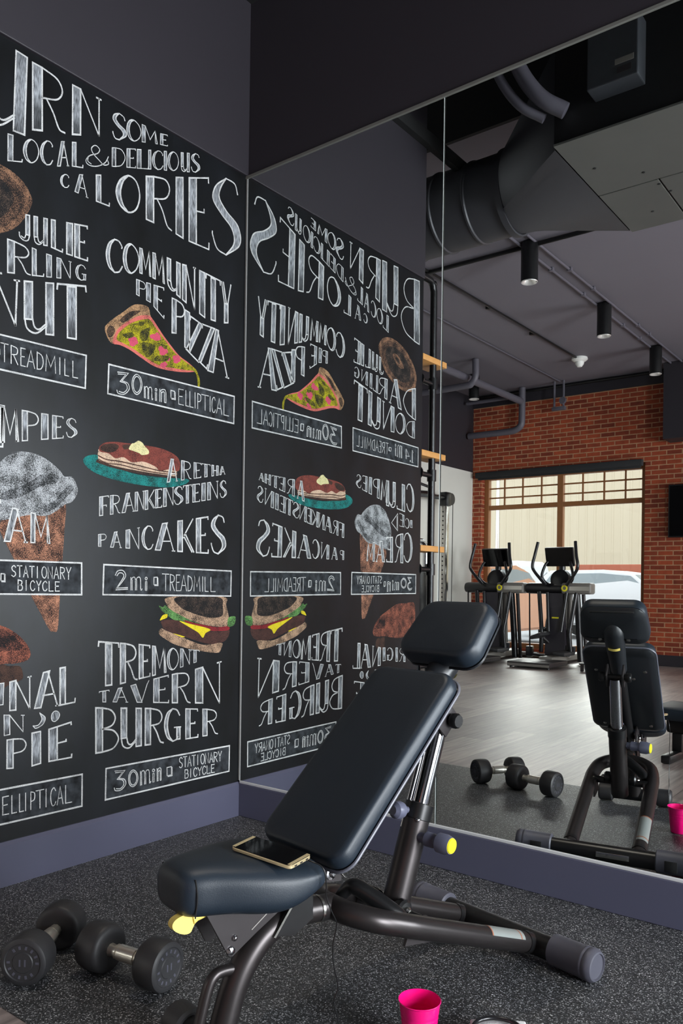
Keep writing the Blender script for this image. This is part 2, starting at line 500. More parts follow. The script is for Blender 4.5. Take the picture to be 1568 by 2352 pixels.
slab('trim_5', (0.012, -2.62, 3.69), (0.052, 0.0, 3.77), M['black'])

# ---------------------------------------------------------------- window on the street
def street_window(name, x0, x1, z0, z1, mull, rail, muntx, muntz, y=-9.03):
    bm = bmesh.new(); w = 0.075
    box(bm, (x0, y-0.04, z0), (x0+w, y+0.05, z1), 0.004); box(bm, (x1-w, y-0.04, z0), (x1, y+0.05, z1), 0.004)
    box(bm, (x0+w, y-0.04, z0), (x1-w, y+0.05, z0+w), 0.004); box(bm, (x0+w, y-0.04, z1-w), (x1-w, y+0.05, z1), 0.004)
    fr = struct(name, bm, M['oak'])
    bm = bmesh.new(); box(bm, (mull-0.045, y-0.035, z0+w), (mull+0.045, y+0.045, z1-w), 0.003)
    mesh_obj('mullion', bm, M['oak'], fr, False)
    bm = bmesh.new()
    for a, b in ((x0+w, mull-0.045), (mull+0.045, x1-w)): box(bm, (a, y-0.03, rail-0.035), (b, y+0.04, rail+0.035), 0.003)
    mesh_obj('transom_rail', bm, M['oak'], fr, False)
    bm = bmesh.new()
    for x in muntx: box(bm, (x-0.011, y-0.012, rail+0.035), (x+0.011, y+0.012, z1-w))
    for z in muntz:
        for a, b in ((x0+w, mull-0.045), (mull+0.045, x1-w)): box(bm, (a, y-0.0115, z-0.011), (b, y+0.0115, z+0.011))
    mesh_obj('muntin_grid', bm, M['oak'], fr, False)
    bm = bmesh.new()
    for a, b in ((x0+w, mull-0.045), (mull+0.045, x1-w)):
        box(bm, (a, y-0.004, z0+w), (b, y-0.001, rail-0.035)); box(bm, (a, y-0.004, rail+0.035), (b, y-0.001, z1-w))
    mesh_obj('pane', bm, M['glass'], fr, False)
street_window('window_1', -3.5, -0.95, 0.12, 2.83, -2.235, 2.315, (-3.17, -2.86, -2.55, -1.90, -1.58, -1.27), (2.47, 2.62))
def side_window():
    bm = bmesh.new(); x = 6.58
    for a, b in ((-2.55, -2.47), (-0.33, -0.25), (-1.44, -1.36)): box(bm, (x-0.04, a, 0.35), (x+0.04, b, 2.45), 0.004)
    for a, b in ((0.35, 0.43), (2.37, 2.45)): box(bm, (x-0.04, -2.47, a), (x+0.04, -0.33, b), 0.004)
    struct('window_2', bm, M['oak'])
side_window()
bm = bmesh.new()
for a, b in ((-8.4, -8.32), (-5.48, -5.4), (-6.94, -6.86)): box(bm, (6.54, a, 0.35), (6.62, b, 2.65), 0.004)
for a, b in ((0.35, 0.43), (2.57, 2.65)): box(bm, (6.54, -8.32, a), (6.62, -5.48, b), 0.004)
struct('window_3_added', bm, M['oak'])  # unseen window added with its lamp to brighten the far room
t = thing('roller_shade', 'black roller shade rolled up over the head of the street window', 'window shade', (-2.27, -8.82, 2.82))
bm = bmesh.new(); box(bm, (-1.30, -0.045, -0.045), (1.30, 0.04, 0.045), 0.012); mesh_obj('cassette', bm, M['shade'], t)
bm = bmesh.new(); box(bm, (-1.27, -0.02, -0.075), (1.27, -0.008, -0.044), 0.003); mesh_obj('hem_bar', bm, M['shade'], t)

# ---------------------------------------------------------------- the world outside the window
slab('ground_outside', (-45, -60, -0.3), (30, -9.13, -0.12), M['asphalt'])
t = thing('metal_building', 'beige ribbed metal building across the parking lot outside the window', 'building', (-8, -27, -0.12))
bm = bmesh.new()
n = 150; W0 = -30.0; W1 = 20.0
pr = []
for k in range(n):
    x = W0+(W1-W0)*k/n; d = (W1-W0)/n
    pr += [(x, 0), (x+d*0.7, 0), (x+d*0.78, 0.02), (x+d*0.92, 0.02)]
lo = [bm.verts.new((x, y, 0)) for x, y in pr]; hi = [bm.verts.new((x, y, 6.8)) for x, y in pr]
for k in range(len(pr)-1): bm.faces.new((lo[k], lo[k+1], hi[k+1], hi[k]))
mesh_obj('siding', bm, M['siding'], t, False)
bm = bmesh.new(); box(bm, (W0, -6, 0), (W1, -0.02, 6.7)); mesh_obj('building_core', bm, M['siding'], t, False)
bm = bmesh.new(); box(bm, (W0-0.2, -6, 6.7), (W1+0.2, 0.3, 7.0)); mesh_obj('parapet', bm, M['siding'], t, False)
bm = bmesh.new(); box(bm, (-7.15, -22.3, -0.12), (-5.05, -22.0, 1.80), 0.02)
o = mesh_obj('boundary_wall', bm, M['redwall'], None, False); tag(o, 'low red brick boundary wall behind the white parked car', 'wall')

def car(name, label, loc, rotz, paint, van=False):
    t = thing(name, label, 'car', loc, rotz)
    L2 = 2.25; w = 0.86
    prof = [(-L2, 0.32), (-L2, 0.78), (-L2+0.12, 0.92), (-1.05, 1.0), (-0.45, 1.52), (0.2, 1.60), (1.55, 1.58), (2.08, 1.02), (L2, 0.9), (L2, 0.34)]
    if van: prof = [(-L2, 0.3), (-L2, 0.8), (-2.0, 1.0), (-1.5, 1.75), (-1.2, 1.9), (2.1, 1.92), (L2, 1.7), (L2, 0.32)]
    Mx = Matrix(((1, 0, 0, 0), (0, 0, -1, 0), (0, 1, 0, 0), (0, 0, 0, 1)))
    bm = bmesh.new(); prism(bm, prof, Mx, -w, w)
    for v in bm.verts:
        if v.co.z > 1.1: v.co.y *= 0.84
    bmesh.ops.bevel(bm, geom=[e for e in bm.edges], offset=0.05, segments=2, affect='EDGES')
    mesh_obj('body', bm, paint, t)
    bm = bmesh.new()
    if van: win = [(-1.62, 1.08), (-1.25, 1.72), (-0.4, 1.74), (-0.4, 1.08)]
    else: win = [(-0.95, 1.04), (-0.42, 1.46), (0.25, 1.52), (1.42, 1.5), (1.78, 1.06)]
    bm.free()
    for s in (-1, 1):
        bm = bmesh.new(); prism(bm, [(x, z) for x, z in win], Mx, s*(w*0.93)-0.02, s*(w*0.93)+0.02)
        for v in bm.verts:
            if v.co.z > 1.3: v.co.y *= 0.93
        mesh_obj('side_window', bm, M['carglass'], t, False)
    bm = bmesh.new(); f = [(-1.0, 1.02), (-0.47, 1.47), (-0.49, 1.49), (-1.03, 1.03)] if not van else [(-1.96, 1.04), (-1.52, 1.7), (-1.55, 1.72), (-2.0, 1.05)]
    prism(bm, f, Mx, -0.66, 0.66); mesh_obj('windscreen', bm, M['carglass'], t, False)
    for x in (-1.4, 1.4):
        for s in (-1, 1):
            bm = bmesh.new()
            lathe(bm, [(0, -0.1), (0.2, -0.1), (0.31, -0.09), (0.33, -0.05), (0.33, 0.05), (0.31, 0.09), (0.2, 0.1), (0, 0.1)], 24, axis_m((x, s*0.8, 0.33), (0, 1, 0)))
            mesh_obj('wheel', bm, M['tyre'], t)
            bm = bmesh.new(); lathe(bm, [(0, s*0.1), (0.19, s*0.1), (0.17, s*0.115), (0, s*0.12)], 20, axis_m((x, s*0.8, 0.33), (0, 1, 0)))
            mesh_obj('hubcap', bm, M['steel'], t)
    for xb in (-L2, L2):
        bm = bmesh.new(); box(bm, (xb-0.07, -0.8, 0.34), (xb+0.07, 0.8, 0.56), 0.03); mesh_obj('bumper', bm, M['greyplate'], t)
    for s in (-1, 1):
        bm = bmesh.new(); box(bm, (-L2-0.03, s*0.58-0.16, 0.68), (-L2+0.08, s*0.58+0.16, 0.84), 0.02); mesh_obj('headlamp', bm, M['white_pl'], t)
    bm = bmesh.new(); box(bm, (-L2-0.02, -0.4, 0.64), (-L2+0.06, 0.4, 0.84), 0.01); mesh_obj('grille', bm, M['plate'], t, False)
    return t
car('parked_car', 'white parked car with large side windows right of the near machine', (-3.6, -16.0, -0.12), math.radians(182), M['carwhite'])
car('parked_car', 'white van parked far back outside the window', (-9.2, -19.0, -0.12), math.radians(8), M['carwhite'], True)
car('parked_car', 'burnt orange vehicle seen nose-on between the two exercise machines', (-5.0, -11.9, -0.12), math.radians(86), M['carorange'])
t = thing('lamp_post', 'slim street lamp post standing in the lot outside', 'lamp post', (-9.6, -21.5, -0.12))
bm = bmesh.new(); tube(bm, [(0, 0, 0), (0, 0, 6.4)], [0.09, 0.05], 10); mesh_obj('pole', bm, M['steel'], t)
bm = bmesh.new(); tube(bm, [(-0.9, 0, 6.5), (0, 0, 6.35), (0.9, 0, 6.5)], 0.04, 8, 6); mesh_obj('cross_arm', bm, M['steel'], t)
for s in (-1, 1):
    bm = bmesh.new(); box(bm, (s*0.9-0.25, -0.12, 6.42), (s*0.9+0.25, 0.12, 6.56), 0.03); mesh_obj('lamp_head', bm, M['steel'], t)
# ------------------------------------------------------------------ incline bench (local x across, y towards the headrest, z up)
BENCH_O = Vector((1.3786, -1.171, 0)); BENCH_R = math.radians(-11)
bench = thing('weight_bench', 'dark navy adjustable incline bench facing away from the mirror, phone on its seat', 'weight bench', BENCH_O, BENCH_R)
def bw(u, v, z):
    """bench-local point to room point"""
    c, s = math.cos(BENCH_R), math.sin(BENCH_R)
    return Vector((BENCH_O.x+u*c-v*s, BENCH_O.y+u*s+v*c, z))
def pad_frame(p, ang):
    """x across, y up along the pad, z out of its face; p = point of the face line"""
    a = math.radians(ang)
    Rm = Matrix(((1, 0, 0), (0, math.cos(a), -math.sin(a)), (0, math.sin(a), math.cos(a)))).to_4x4()
    return Matrix.Translation(Vector(p)) @ Rm

# back pad
Mb = pad_frame((0, 0.365, 0.83), 45)
ol = rrect(0.152, 0.146, -0.556, 0.008, 0.045)
bm = bmesh.new()
layered(bm, ol, [(-0.046, 0.014), (-0.043, 0.004), (-0.036, 0.0), (-0.025, 0.0), (-0.014, 0.0015), (-0.007, 0.004), (-0.002, 0.009), (0.0, 0.018)], Mb, 0.003)
bp = mesh_obj('back_pad', bm, M['vinyl'], bench)
bm = bmesh.new(); layered(bm, ol, [(-0.064, 0.03), (-0.054, 0.006), (-0.048, 0.0), (-0.0465, 0.002)], Mb); mesh_obj('back_shell', bm, M['vinyl_back'], bp)
bm = bmesh.new(); P = [Mb @ Vector((x*1.0, y, -0.044)) for x, y in rrect(0.154, 0.148, -0.558, 0.010, 0.046)]
tube(bm, P+[P[0]], 0.0042, 8, 0, False); mesh_obj('edge_trim', bm, M['vinyl_trim'], bp)
# headrest pad
Mh = pad_frame((0, 0.548, 1.012), 49)
ol = rrect(0.136, 0.128, -0.192, 0.006, 0.05)
bm = bmesh.new()
layered(bm, ol, [(-0.058, 0.016), (-0.054, 0.004), (-0.044, 0.0), (-0.03, 0.0), (-0.016, 0.002), (-0.007, 0.005), (-0.001, 0.011), (0.001, 0.022)], Mh, 0.003)
hp = mesh_obj('headrest_pad', bm, M['vinyl'], bench)
bm = bmesh.new(); layered(bm, ol, [(-0.085, 0.05), (-0.074, 0.012), (-0.062, 0.001), (-0.0585, 0.003)], Mh); mesh_obj('headrest_shell', bm, M['vinyl_back'], hp)
bm = bmesh.new(); box(bm, (-0.085, -0.012, -0.078), (0.085, -0.004, -0.07), 0.003); bm.transform(Mh); mesh_obj('shell_slot', bm, M['black'], hp)

# spine behind the pads and headrest sleeve
bm = bmesh.new(); tube(bm, [(0, 0.02, 0.355), (0, 0.44, 0.775)], 0.026, 18); mesh_obj('spine_tube', bm, M['tube_black'], bench)
bm = bmesh.new(); tube(bm, [(0, 0.37, 0.71), (0, 0.435, 0.775), (0, 0.49, 0.832), (0, 0.523, 0.88), (0, 0.54, 0.922)], [0.033, 0.036, 0.040, 0.043, 0.03], 22, 5); sl = mesh_obj('headrest_sleeve', bm, M['vinyl_back'], bench)
bm = bmesh.new(); tube(bm, [(0, 0.487, 0.822), (0, 0.496, 0.832)], 0.0400, 40, 0, False); bmesh.ops.delete(bm, geom=[f for f in bm.faces if (f.calc_center_median()-Vector((0, 0.4915, 0.827))).dot(Vector((0, 0.7, -0.7))) < 0.030], context='FACES'); mesh_obj('yellow_ring', bm, M['paleyellow'], sl)
# telescopic post
pa, pb = Vector((0, 0.292, 0.166)), Vector((0, 0.396, 0.457))
d = (pb-pa).normalized()
bm = bmesh.new(); tube(bm, [pa, pb], 0.036, 28); po = mesh_obj('post', bm, M['tube'], bench)
bm = bmesh.new(); lathe(bm, [(0.0355, -0.03), (0.0385, -0.028), (0.0385, 0.012), (0.034, 0.014), (0.026, 0.014)], 28, axis_m(pb, d)); mesh_obj('post_collar', bm, M['tube_black'], po)
bm = bmesh.new(); tube(bm, [pb-d*0.05, Vector((0, 0.476, 0.682))], 0.0245, 28); mesh_obj('chrome_tube', bm, M['chrome'], bench)
bm = bmesh.new(); tube(bm, [pb-d*0.05+Vector((-0.018, -0.026, 0)), Vector((-0.012, 0.450, 0.69))], 0.0075, 12); mesh_obj('gas_strut', bm, M['chrome'], bench)
bm = bmesh.new()
for s in (-1, 1): box(bm, (s*0.032-0.004, -0.045, -0.03), (s*0.032+0.004, 0.03, 0.035), 0.003)
bm.transform(pad_frame((0, 0.472, 0.695), 45)); jb = mesh_obj('pivot_bracket', bm, M['plate'], bench)
bm = bmesh.new(); tube(bm, [(-0.055, 0.48, 0.688), (0.055, 0.48, 0.688)], 0.011, 14)
for s in (-1, 1): lathe(bm, [(0, -0.012), (0.017, -0.012), (0.021, -0.006), (0.021, 0.006), (0.017, 0.012), (0, 0.012)], 10, axis_m((s*0.052, 0.48, 0.688), (1, 0, 0)))
mesh_obj('pivot_knob', bm, M['tube_black'], jb)
for p in (pb-d*0.03, pa+d*0.03):
    for s in (-1, 1):
        bm = bmesh.new(); lathe(bm, [(0.006, 0.034), (0.0055, 0.0385), (0.003, 0.0405), (0, 0.041)], 12, axis_m(p, (s*0.75, -0.65, 0.2))); mesh_obj('rivet', bm, M['chrome'], po)
# spring pin knob with the yellow cap
bm = bmesh.new(); lathe(bm, [(0, 0), (0.013, 0), (0.014, 0.02), (0.019, 0.024), (0.019, 0.045), (0.0165, 0.05), (0.0175, 0.055), (0.025, 0.062), (0.0255, 0.085), (0.021, 0.1), (0, 0.1)], 28, axis_m((0.03, 0.368, 0.392), (1, 0.12, -0.02)))
kn = mesh_obj('adjustment_knob', bm, M['knob'], bench)
bm = bmesh.new(); lathe(bm, [(0, 0.099), (0.0205, 0.099), (0.0185, 0.1035), (0, 0.105)], 28, axis_m((0.03, 0.368, 0.392), (1, 0.12, -0.02))); mesh_obj('yellow_cap', bm, M['yellow'], kn)
bm = bmesh.new(); lathe(bm, [(0, 0), (0.009, 0), (0.009, 0.03), (0.02, 0.034), (0.024, 0.045), (0.022, 0.06), (0.012, 0.068), (0, 0.068)], 24, axis_m((-0.005, 0.37, 0.455), (0.0, -1, 0.15))); mesh_obj('stop_knob', bm, M['knob'], bench)

# U-frame on the floor
if True:
    path = [(0.127, 0.735, 0.043), (0.127, 0.5, 0.128), (0.1265, 0.29, 0.204), (0.123, 0.215, 0.231), (0.105, 0.142, 0.255), (0.057, 0.099, 0.268), (0, 0.09, 0.271)]
    path = path+[(-x, y, z) for x, y, z in path[-2::-1]]
    bm = bmesh.new(); tube(bm, path, 0.0285, 22, 6); uf = mesh_obj('u_frame', bm, M['tube'], bench)
def along(a, b, t): return Vector(a)+(Vector(b)-Vector(a))*t
for s in (-1, 1):
    a, b = (s*0.127, 0.735, 0.043), (s*0.127, 0.5, 0.128)
    bm = bmesh.new(); tube(bm, [along(a, b, 0.12), along(a, b, 0.18)], 0.0305, 22); mesh_obj('weld_ring', bm, M['tube_black'], uf)
a, b = (0.127, 0.735, 0.043), (0.127, 0.5, 0.128)
def half_band(t0, t1, r):
    bm = bmesh.new(); tube(bm, [along(a, b, t0), along(a, b, t1)], r, 32, 0, False)
    ax = (Vector(b)-Vector(a)).normalized(); up = (Vector((0.35, 0, 1))-ax*ax.dot(Vector((0.35, 0, 1)))).normalized()
    rm = [f for f in bm.faces if (f.calc_center_median()-Vector(a)).dot(up) < r*0.62]
    bmesh.ops.delete(bm, geom=rm, context='FACES'); return bm
bm = half_band(0.30, 0.92, 0.0289)
st = mesh_obj('sticker', bm, M['sticker'], uf)
for t0 in (0.36, 0.90):
    bm = half_band(t0, t0+0.02, 0.0292); mesh_obj('sticker_line', bm, M['sticker_red'], st)
# rear cross foot and its end caps
bm = bmesh.new(); tube(bm, [(-0.26, 0.745, 0.042), (0.26, 0.745, 0.042)], 0.033, 24); mesh_obj('rear_cross_tube', bm, M['tube_black'], bench)
bm = bmesh.new(); box(bm, (-0.02, 0.777, 0.035), (0.1, 0.7795, 0.055), 0.001); mesh_obj('serial_plate', bm, M['steel'], bench)
for s in (-1, 1):
    bm = bmesh.new(); lathe(bm, [(0, 0), (0.037, 0), (0.042, 0.004), (0.043, 0.10), (0.0445, 0.104), (0.0445, 0.108), (0.043, 0.112), (0.0445, 0.116), (0.0445, 0.128), (0.038, 0.137), (0.034, 0.138), (0.032, 0.134), (0, 0.134)], 32, axis_m((s*0.19, 0.745, 0.0445), (s, 0, 0)))
    ec = mesh_obj('end_cap', bm, M['capgrey'], bench)
    bm = bmesh.new(); box(bm, (s*0.245-0.022, 0.785, 0.022), (s*0.245+0.022, 0.7895, 0.062), 0.002); mesh_obj('cap_window', bm, M['black'], ec)
# pivot shaft and lever at the foot of the post
bm = bmesh.new(); tube(bm, [(-0.112, 0.288, 0.218), (0.112, 0.288, 0.218)], 0.015, 16); pv = mesh_obj('pivot_shaft', bm, M['tube_black'], bench)
for s in (-1, 1):
    bm = bmesh.new(); lathe(bm, [(0, -0.012), (0.022, -0.012), (0.026, -0.004), (0.026, 0.01), (0.02, 0.016), (0, 0.018)], 20, axis_m((s*0.050, 0.284, 0.230), (s, 0, 0))); mesh_obj('pivot_hub', bm, M['tube_black'], pv)
    bm = bmesh.new(); lathe(bm, [(0, 0.017), (0.011, 0.017), (0.011, 0.024), (0.006, 0.030), (0, 0.031)], 12, axis_m((s*0.050, 0.284, 0.230), (s, 0, 0))); mesh_obj('shaft_bolt', bm, M['steel'], pv)
    bm = bmesh.new(); prism(bm, [(-0.05, -0.035), (0.045, -0.05), (0.03, 0.02), (-0.02, 0.03)], Matrix(((0, 0, 1, s*0.1), (1, 0, 0, 0.292), (0, 1, 0, 0.2), (0, 0, 0, 1))), -0.004, 0.004); mesh_obj('frame_lug', bm, M['plate'], uf)
bm = bmesh.new(); tube(bm, [(-0.04, 0.15, 0.262), (-0.02, 0.165, 0.292), (0.0, 0.175, 0.296), (0.045, 0.20, 0.272), (0.085, 0.225, 0.245), (0.095, 0.25, 0.225)], [0.014, 0.018, 0.021, 0.022, 0.021, 0.016], 14, 5); mesh_obj('grip_lever', bm, M['tube_black'], bench)

# front leg, gusset, wheels
fl = [(0, 0.09, 0.271), (0, 0.045, 0.276), (0, -0.02, 0.281), (0, -0.07, 0.275), (0, -0.117, 0.252), (0, -0.158, 0.213), (0, -0.188, 0.165), (0, -0.21, 0.105), (0, -0.228, 0.048)]
bm = bmesh.new(); tube(bm, fl, 0.0305, 22, 6); lg = mesh_obj('front_leg', bm, M['tube'], bench)
bm = bmesh.new(); tube(bm, [(0, 0.041, 0.2763), (0, 0.048, 0.2758)], 0.0325, 22); mesh_obj('weld_ring', bm, M['steel'], lg)
for s in (-1, 1):
    Mg = Matrix(((0, 0, 1, s*0.033), (1, 0, 0, 0), (0, 1, 0, 0), (0, 0, 0, 1)))
    bm = bmesh.new(); prism(bm, [(-0.107, 0.262), (-0.045, 0.335), (-0.02, 0.352), (0.004, 0.33), (0.004, 0.275), (-0.05, 0.250)], Mg, -0.003, 0.003); gs = mesh_obj('gusset_plate', bm, M['tube_black'], bench, False)
    bm = bmesh.new(); prism(bm, [(-0.109, 0.262), (-0.048, 0.337), (-0.023, 0.354), (-0.020, 0.350), (-0.044, 0.333), (-0.104, 0.259)], Mg, -0.0045, 0.0045); mesh_obj('gusset_edge', bm, M['steel'], gs, False)
bm = bmesh.new(); tube(bm, [(-0.12, -0.235, 0.045), (0.12, -0.235, 0.045)], 0.03, 20); ft = mesh_obj('front_cross_tube', bm, M['tube_black'], bench)
for s in (-1, 1):
    bm = bmesh.new(); lathe(bm, [(0, 0), (0.036, 0), (0.042, 0.006), (0.043, 0.06), (0.036, 0.068), (0, 0.068)], 28, axis_m((s*0.10, -0.235, 0.044), (s, 0, 0))); mesh_obj('transport_wheel', bm, M['rubber'], bench)
bm = bmesh.new(); tube(bm, [(0, -0.165, 0.198), (0, -0.215, 0.207), (0, -0.240, 0.203), (0, -0.256, 0.18), (0, -0.275, 0.115), (0, -0.285, 0.075), (0, -0.27, 0.05), (0, -0.22, 0.047)], 0.0125, 16, 5); fh = mesh_obj('carry_handle', bm, M['tube'], bench)
bm = bmesh.new(); tube(bm, [(0, -0.182, 0.202), (0, -0.189, 0.2035)], 0.0155, 16); mesh_obj('weld_ring', bm, M['steel'], fh)

# seat: lofted tapering cushion, raised at the nose
bm = bmesh.new()
ST = [(-0.356, 0.026, 0.425, 0.398), (-0.354, 0.048, 0.442, 0.382), (-0.346, 0.064, 0.456, 0.371), (-0.328, 0.075, 0.463, 0.362), (-0.29, 0.087, 0.465, 0.360), (-0.24, 0.112, 0.462, 0.357), (-0.18, 0.137, 0.459, 0.343),
      (-0.135, 0.149, 0.454, 0.344), (-0.10, 0.153, 0.450, 0.358), (-0.075, 0.152, 0.446, 0.372), (-0.055, 0.147, 0.442, 0.380), (-0.045, 0.138, 0.436, 0.387), (-0.042, 0.122, 0.426, 0.398)]
rings = []
NS = 40
for v, hw, zt, zb in ST:
    zc, h = (zt+zb)/2, (zt-zb)/2; ring = []
    for k in range(NS):
        a = 2*math.pi*k/NS; c, s = math.cos(a), math.sin(a)
        e = 0.62 if s > 0 else 0.7
        x = hw*math.copysign(abs(c)**0.55, c); z = zc+h*math.copysign(abs(s)**e, s)
        if s > 0: z += 0.004*(1-abs(x/hw)**2)
        ring.append(bm.verts.new((x, v, z)))
    rings.append(ring)
for a, b in zip(rings, rings[1:]):
    for k in range(NS): bm.faces.new((a[k], a[(k+1) % NS], b[(k+1) % NS], b[k]))
bm.faces.new(rings[0][::-1]); bm.faces.new(rings[-1])
sp = mesh_obj('seat_pad', bm, M['vinyl'], bench)
md = sp.modifiers.new('smooth', 'SUBSURF'); md.levels = 1; md.render_levels = 2
for s in (-1, 1):
    bm = bmesh.new(); tube(bm, [(s*0.067, -0.330, 0.450), (s*0.0745, -0.3305, 0.425), (s*0.0755, -0.331, 0.405), (s*0.068, -0.3305, 0.372)], 0.0014, 6, 4); mesh_obj('seam', bm, M['black'], sp)
# seat bracket plates, bolts, hinge, seat lever
for s in (-1, 1):
    Mg = Matrix(((0, 0, 1, s*0.045), (1, 0, 0, 0), (0, 1, 0, 0), (0, 0, 0, 1)))
    bm = bmesh.new(); prism(bm, [(-0.30, 0.378), (-0.13, 0.366), (-0.05, 0.372), (-0.09, 0.33), (-0.165, 0.292), (-0.226, 0.258), (-0.236, 0.262)], Mg, -0.003, 0.003); bk = mesh_obj('seat_bracket', bm, M['plate'], bench, False)
    for v, z, r in ((-0.27, 0.369, 0.009), (-0.222, 0.297, 0.007), (-0.231, 0.272, 0.010), (-0.112, 0.345, 0.010)):
        bm = bmesh.new(); lathe(bm, [(0, 0.003), (r, 0.003), (r*0.9, 0.007), (r*0.4, 0.010), (0, 0.0105)], 14, axis_m((s*0.045, v, z), (s, 0, 0))); mesh_obj('bolt', bm, M['chrome'], bk)
    bm = bmesh.new(); tube(bm, [(s*0.0485, -0.178, 0.302), (s*0.0485, -0.125, 0.335)], 0.0016, 8); mesh_obj('slot', bm, M['greyplate'], bk)
    bm = bmesh.new(); prism(bm, [(-0.02, 0.36), (0.085, 0.345), (0.09, 0.40), (0.04, 0.43), (-0.02, 0.41)], Matrix(((0, 0, 1, s*0.038), (1, 0, 0, 0), (0, 1, 0, 0), (0, 0, 0, 1))), -0.003, 0.003); hg = mesh_obj('hinge_plate', bm, M['plate'], bench, False)
    bm = bmesh.new(); lathe(bm, [(0, 0.003), (0.015, 0.003), (0.015, 0.007), (0.009, 0.0085), (0.009, 0.012), (0.005, 0.016), (0, 0.0165)], 16, axis_m((s*0.04, 0.05, 0.372), (s, 0, 0))); mesh_obj('hinge_bolt', bm, M['chrome'], hg)
    bm = bmesh.new(); tube(bm, [(s*0.043, 0.062, 0.388), (s*0.043, 0.095, 0.352)], 0.002, 6); mesh_obj('retaining_pin', bm, M['steel'], hg)
bm = bmesh.new(); box(bm, (-0.04, -0.28, 0.355), (0.04, 0.0, 0.372), 0.004); mesh_obj('seat_carrier', bm, M['plate'], bench)
bm = bmesh.new()
tube(bm, [(0.03, -0.275, 0.362), (0.03, -0.305, 0.360), (0.03, -0.318, 0.357)], [0.009, 0.011, 0.014], 12)
pdl = [(-0.313, 0.371), (-0.332, 0.373), (-0.357, 0.368), (-0.366, 0.357), (-0.359, 0.344), (-0.340, 0.333), (-0.325, 0.332), (-0.318, 0.341), (-0.312, 0.354)]
pc = [tuple(p) for p in catmull([Vector((a, b, 0)) for a, b in pdl], 4, True)]
prism(bm, [(p[0], p[1]) for p in pc], Matrix(((0, 0, 1, 0.03), (1, 0, 0, 0), (0, 1, 0, 0), (0, 0, 0, 1))), -0.009, 0.009)
mesh_obj('yellow_seat_lever', bm, M['paleyellow'], bench)
# small fixings on the back shell
for M_, x, y, t0 in ((Mb, -0.1, -0.12, -0.0645), (Mb, 0.1, -0.12, -0.0645), (Mb, -0.1, -0.5, -0.0645), (Mb, 0.1, -0.5, -0.0645), (Mb, 0.05, -0.17, -0.0645), (Mb, -0.05, -0.17, -0.0645), (Mh, 0.055, -0.15, -0.085), (Mh, -0.055, -0.15, -0.085), (Mh, 0.09, -0.09, -0.0755), (Mh, -0.09, -0.09, -0.0755)):
    bm = bmesh.new(); lathe(bm, [(0, 0.004), (0.007, 0.003), (0.008, -0.001), (0.004, -0.003), (0, -0.003)], 12, M_ @ Matrix.Translation((x, y, t0))); mesh_obj('screw', bm, M['steel'], bp if M_ is Mb else hp)

# ------------------------------------------------------------------ phone and its earphone cord on the seat
def phone():
    c = [Vector((x, y, 0)) for x, y in ((-0.022, -0.128), (0.012, -0.196), (0.156, -0.156), (0.118, -0.088))]
    cen = (c[0]+c[1]+c[2]+c[3])/4; dx = ((c[2]+c[3])-(c[0]+c[1])).normalized()
    ang = math.atan2(dx.y, dx.x)
    w = bw(cen.x, cen.y, 0.4622)
    t = thing('smartphone', 'gold-rimmed smartphone with a black screen lying on the bench seat', 'phone', w, BENCH_R+ang)
    tilt = Matrix.Rotation(math.radians(4.0), 4, 'Y') @ Matrix.Rotation(math.radians(3), 4, 'X')
    hx, hy = 0.082, 0.039
    bm = bmesh.new(); layered(bm, rrect(hy, hy, -hx, hx, 0.011, 5), [(0, 0.003), (0.002, 0.0), (0.0065, 0.0), (0.0085, 0.002)], tilt @ Matrix.Rotation(math.radians(-90), 4, 'Z')); mesh_obj('frame', bm, M['gold'], t)
    bm = bmesh.new(); layered(bm, rrect(hy-0.0015, hy-0.0015, -hx+0.0015, hx-0.0015, 0.010, 5), [(0.0084, 0), (0.0094, 0.0006)], tilt @ Matrix.Rotation(math.radians(-90), 4, 'Z')); mesh_obj('screen', bm, M['screen'], t)
    for s in (-1, 1):
        bm = bmesh.new(); box(bm, (s*(hx-0.0065)-0.0042, -hy+0.004, 0.0093), (s*(hx-0.0065)+0.0042, hy-0.004, 0.0097), 0.0); bm.transform(tilt); mesh_obj('bezel', bm, M['gold'], t, False)
    for k in (-0.02, 0.0, 0.02):
        bm = bmesh.new(); box(bm, (hx-0.001, k-0.004, 0.003), (hx+0.0006, k+0.004, 0.006)); bm.transform(tilt); mesh_obj('port', bm, M['plate'], t, False)
    return t
phone()
t = thing('earphone_cord', 'thin black cord running from the phone over the seat edge to the floor', 'cord', bw(0.14, -0.12, 0.455))
P0 = bw(0.14, -0.12, 0.455)
cp = [(0.118, -0.095, 0.4565), (0.145, -0.088, 0.4545), (0.158, -0.076, 0.447), (0.165, -0.070, 0.43), (0.168, -0.069, 0.405), (0.169, -0.07, 0.385), (0.17, -0.056, 0.35), (0.17, -0.042, 0.324), (0.17, -0.042, 0.305), (0.17, -0.05, 0.275),
      (0.17, -0.05, 0.25), (0.17, -0.045, 0.222), (0.17, -0.034, 0.18), (0.17, -0.045, 0.15), (0.17, -0.033, 0.11), (0.171, -0.028, 0.06), (0.175, -0.02, 0.02), (0.19, 0.0, 0.003), (0.23, 0.06, 0.003), (0.27, 0.16, 0.003), (0.26, 0.24, 0.004)]
pts = [bw(*p)-P0 for p in cp]
bm = bmesh.new(); tube(bm, pts, 0.0015, 6, 5); mesh_obj('cable', bm, M['tube_black'], t)
bm = bmesh.new(); tube(bm, [pts[0], along(pts[0], pts[1], 0.55)], 0.0026, 10); mesh_obj('plug', bm, M['steel'], t)

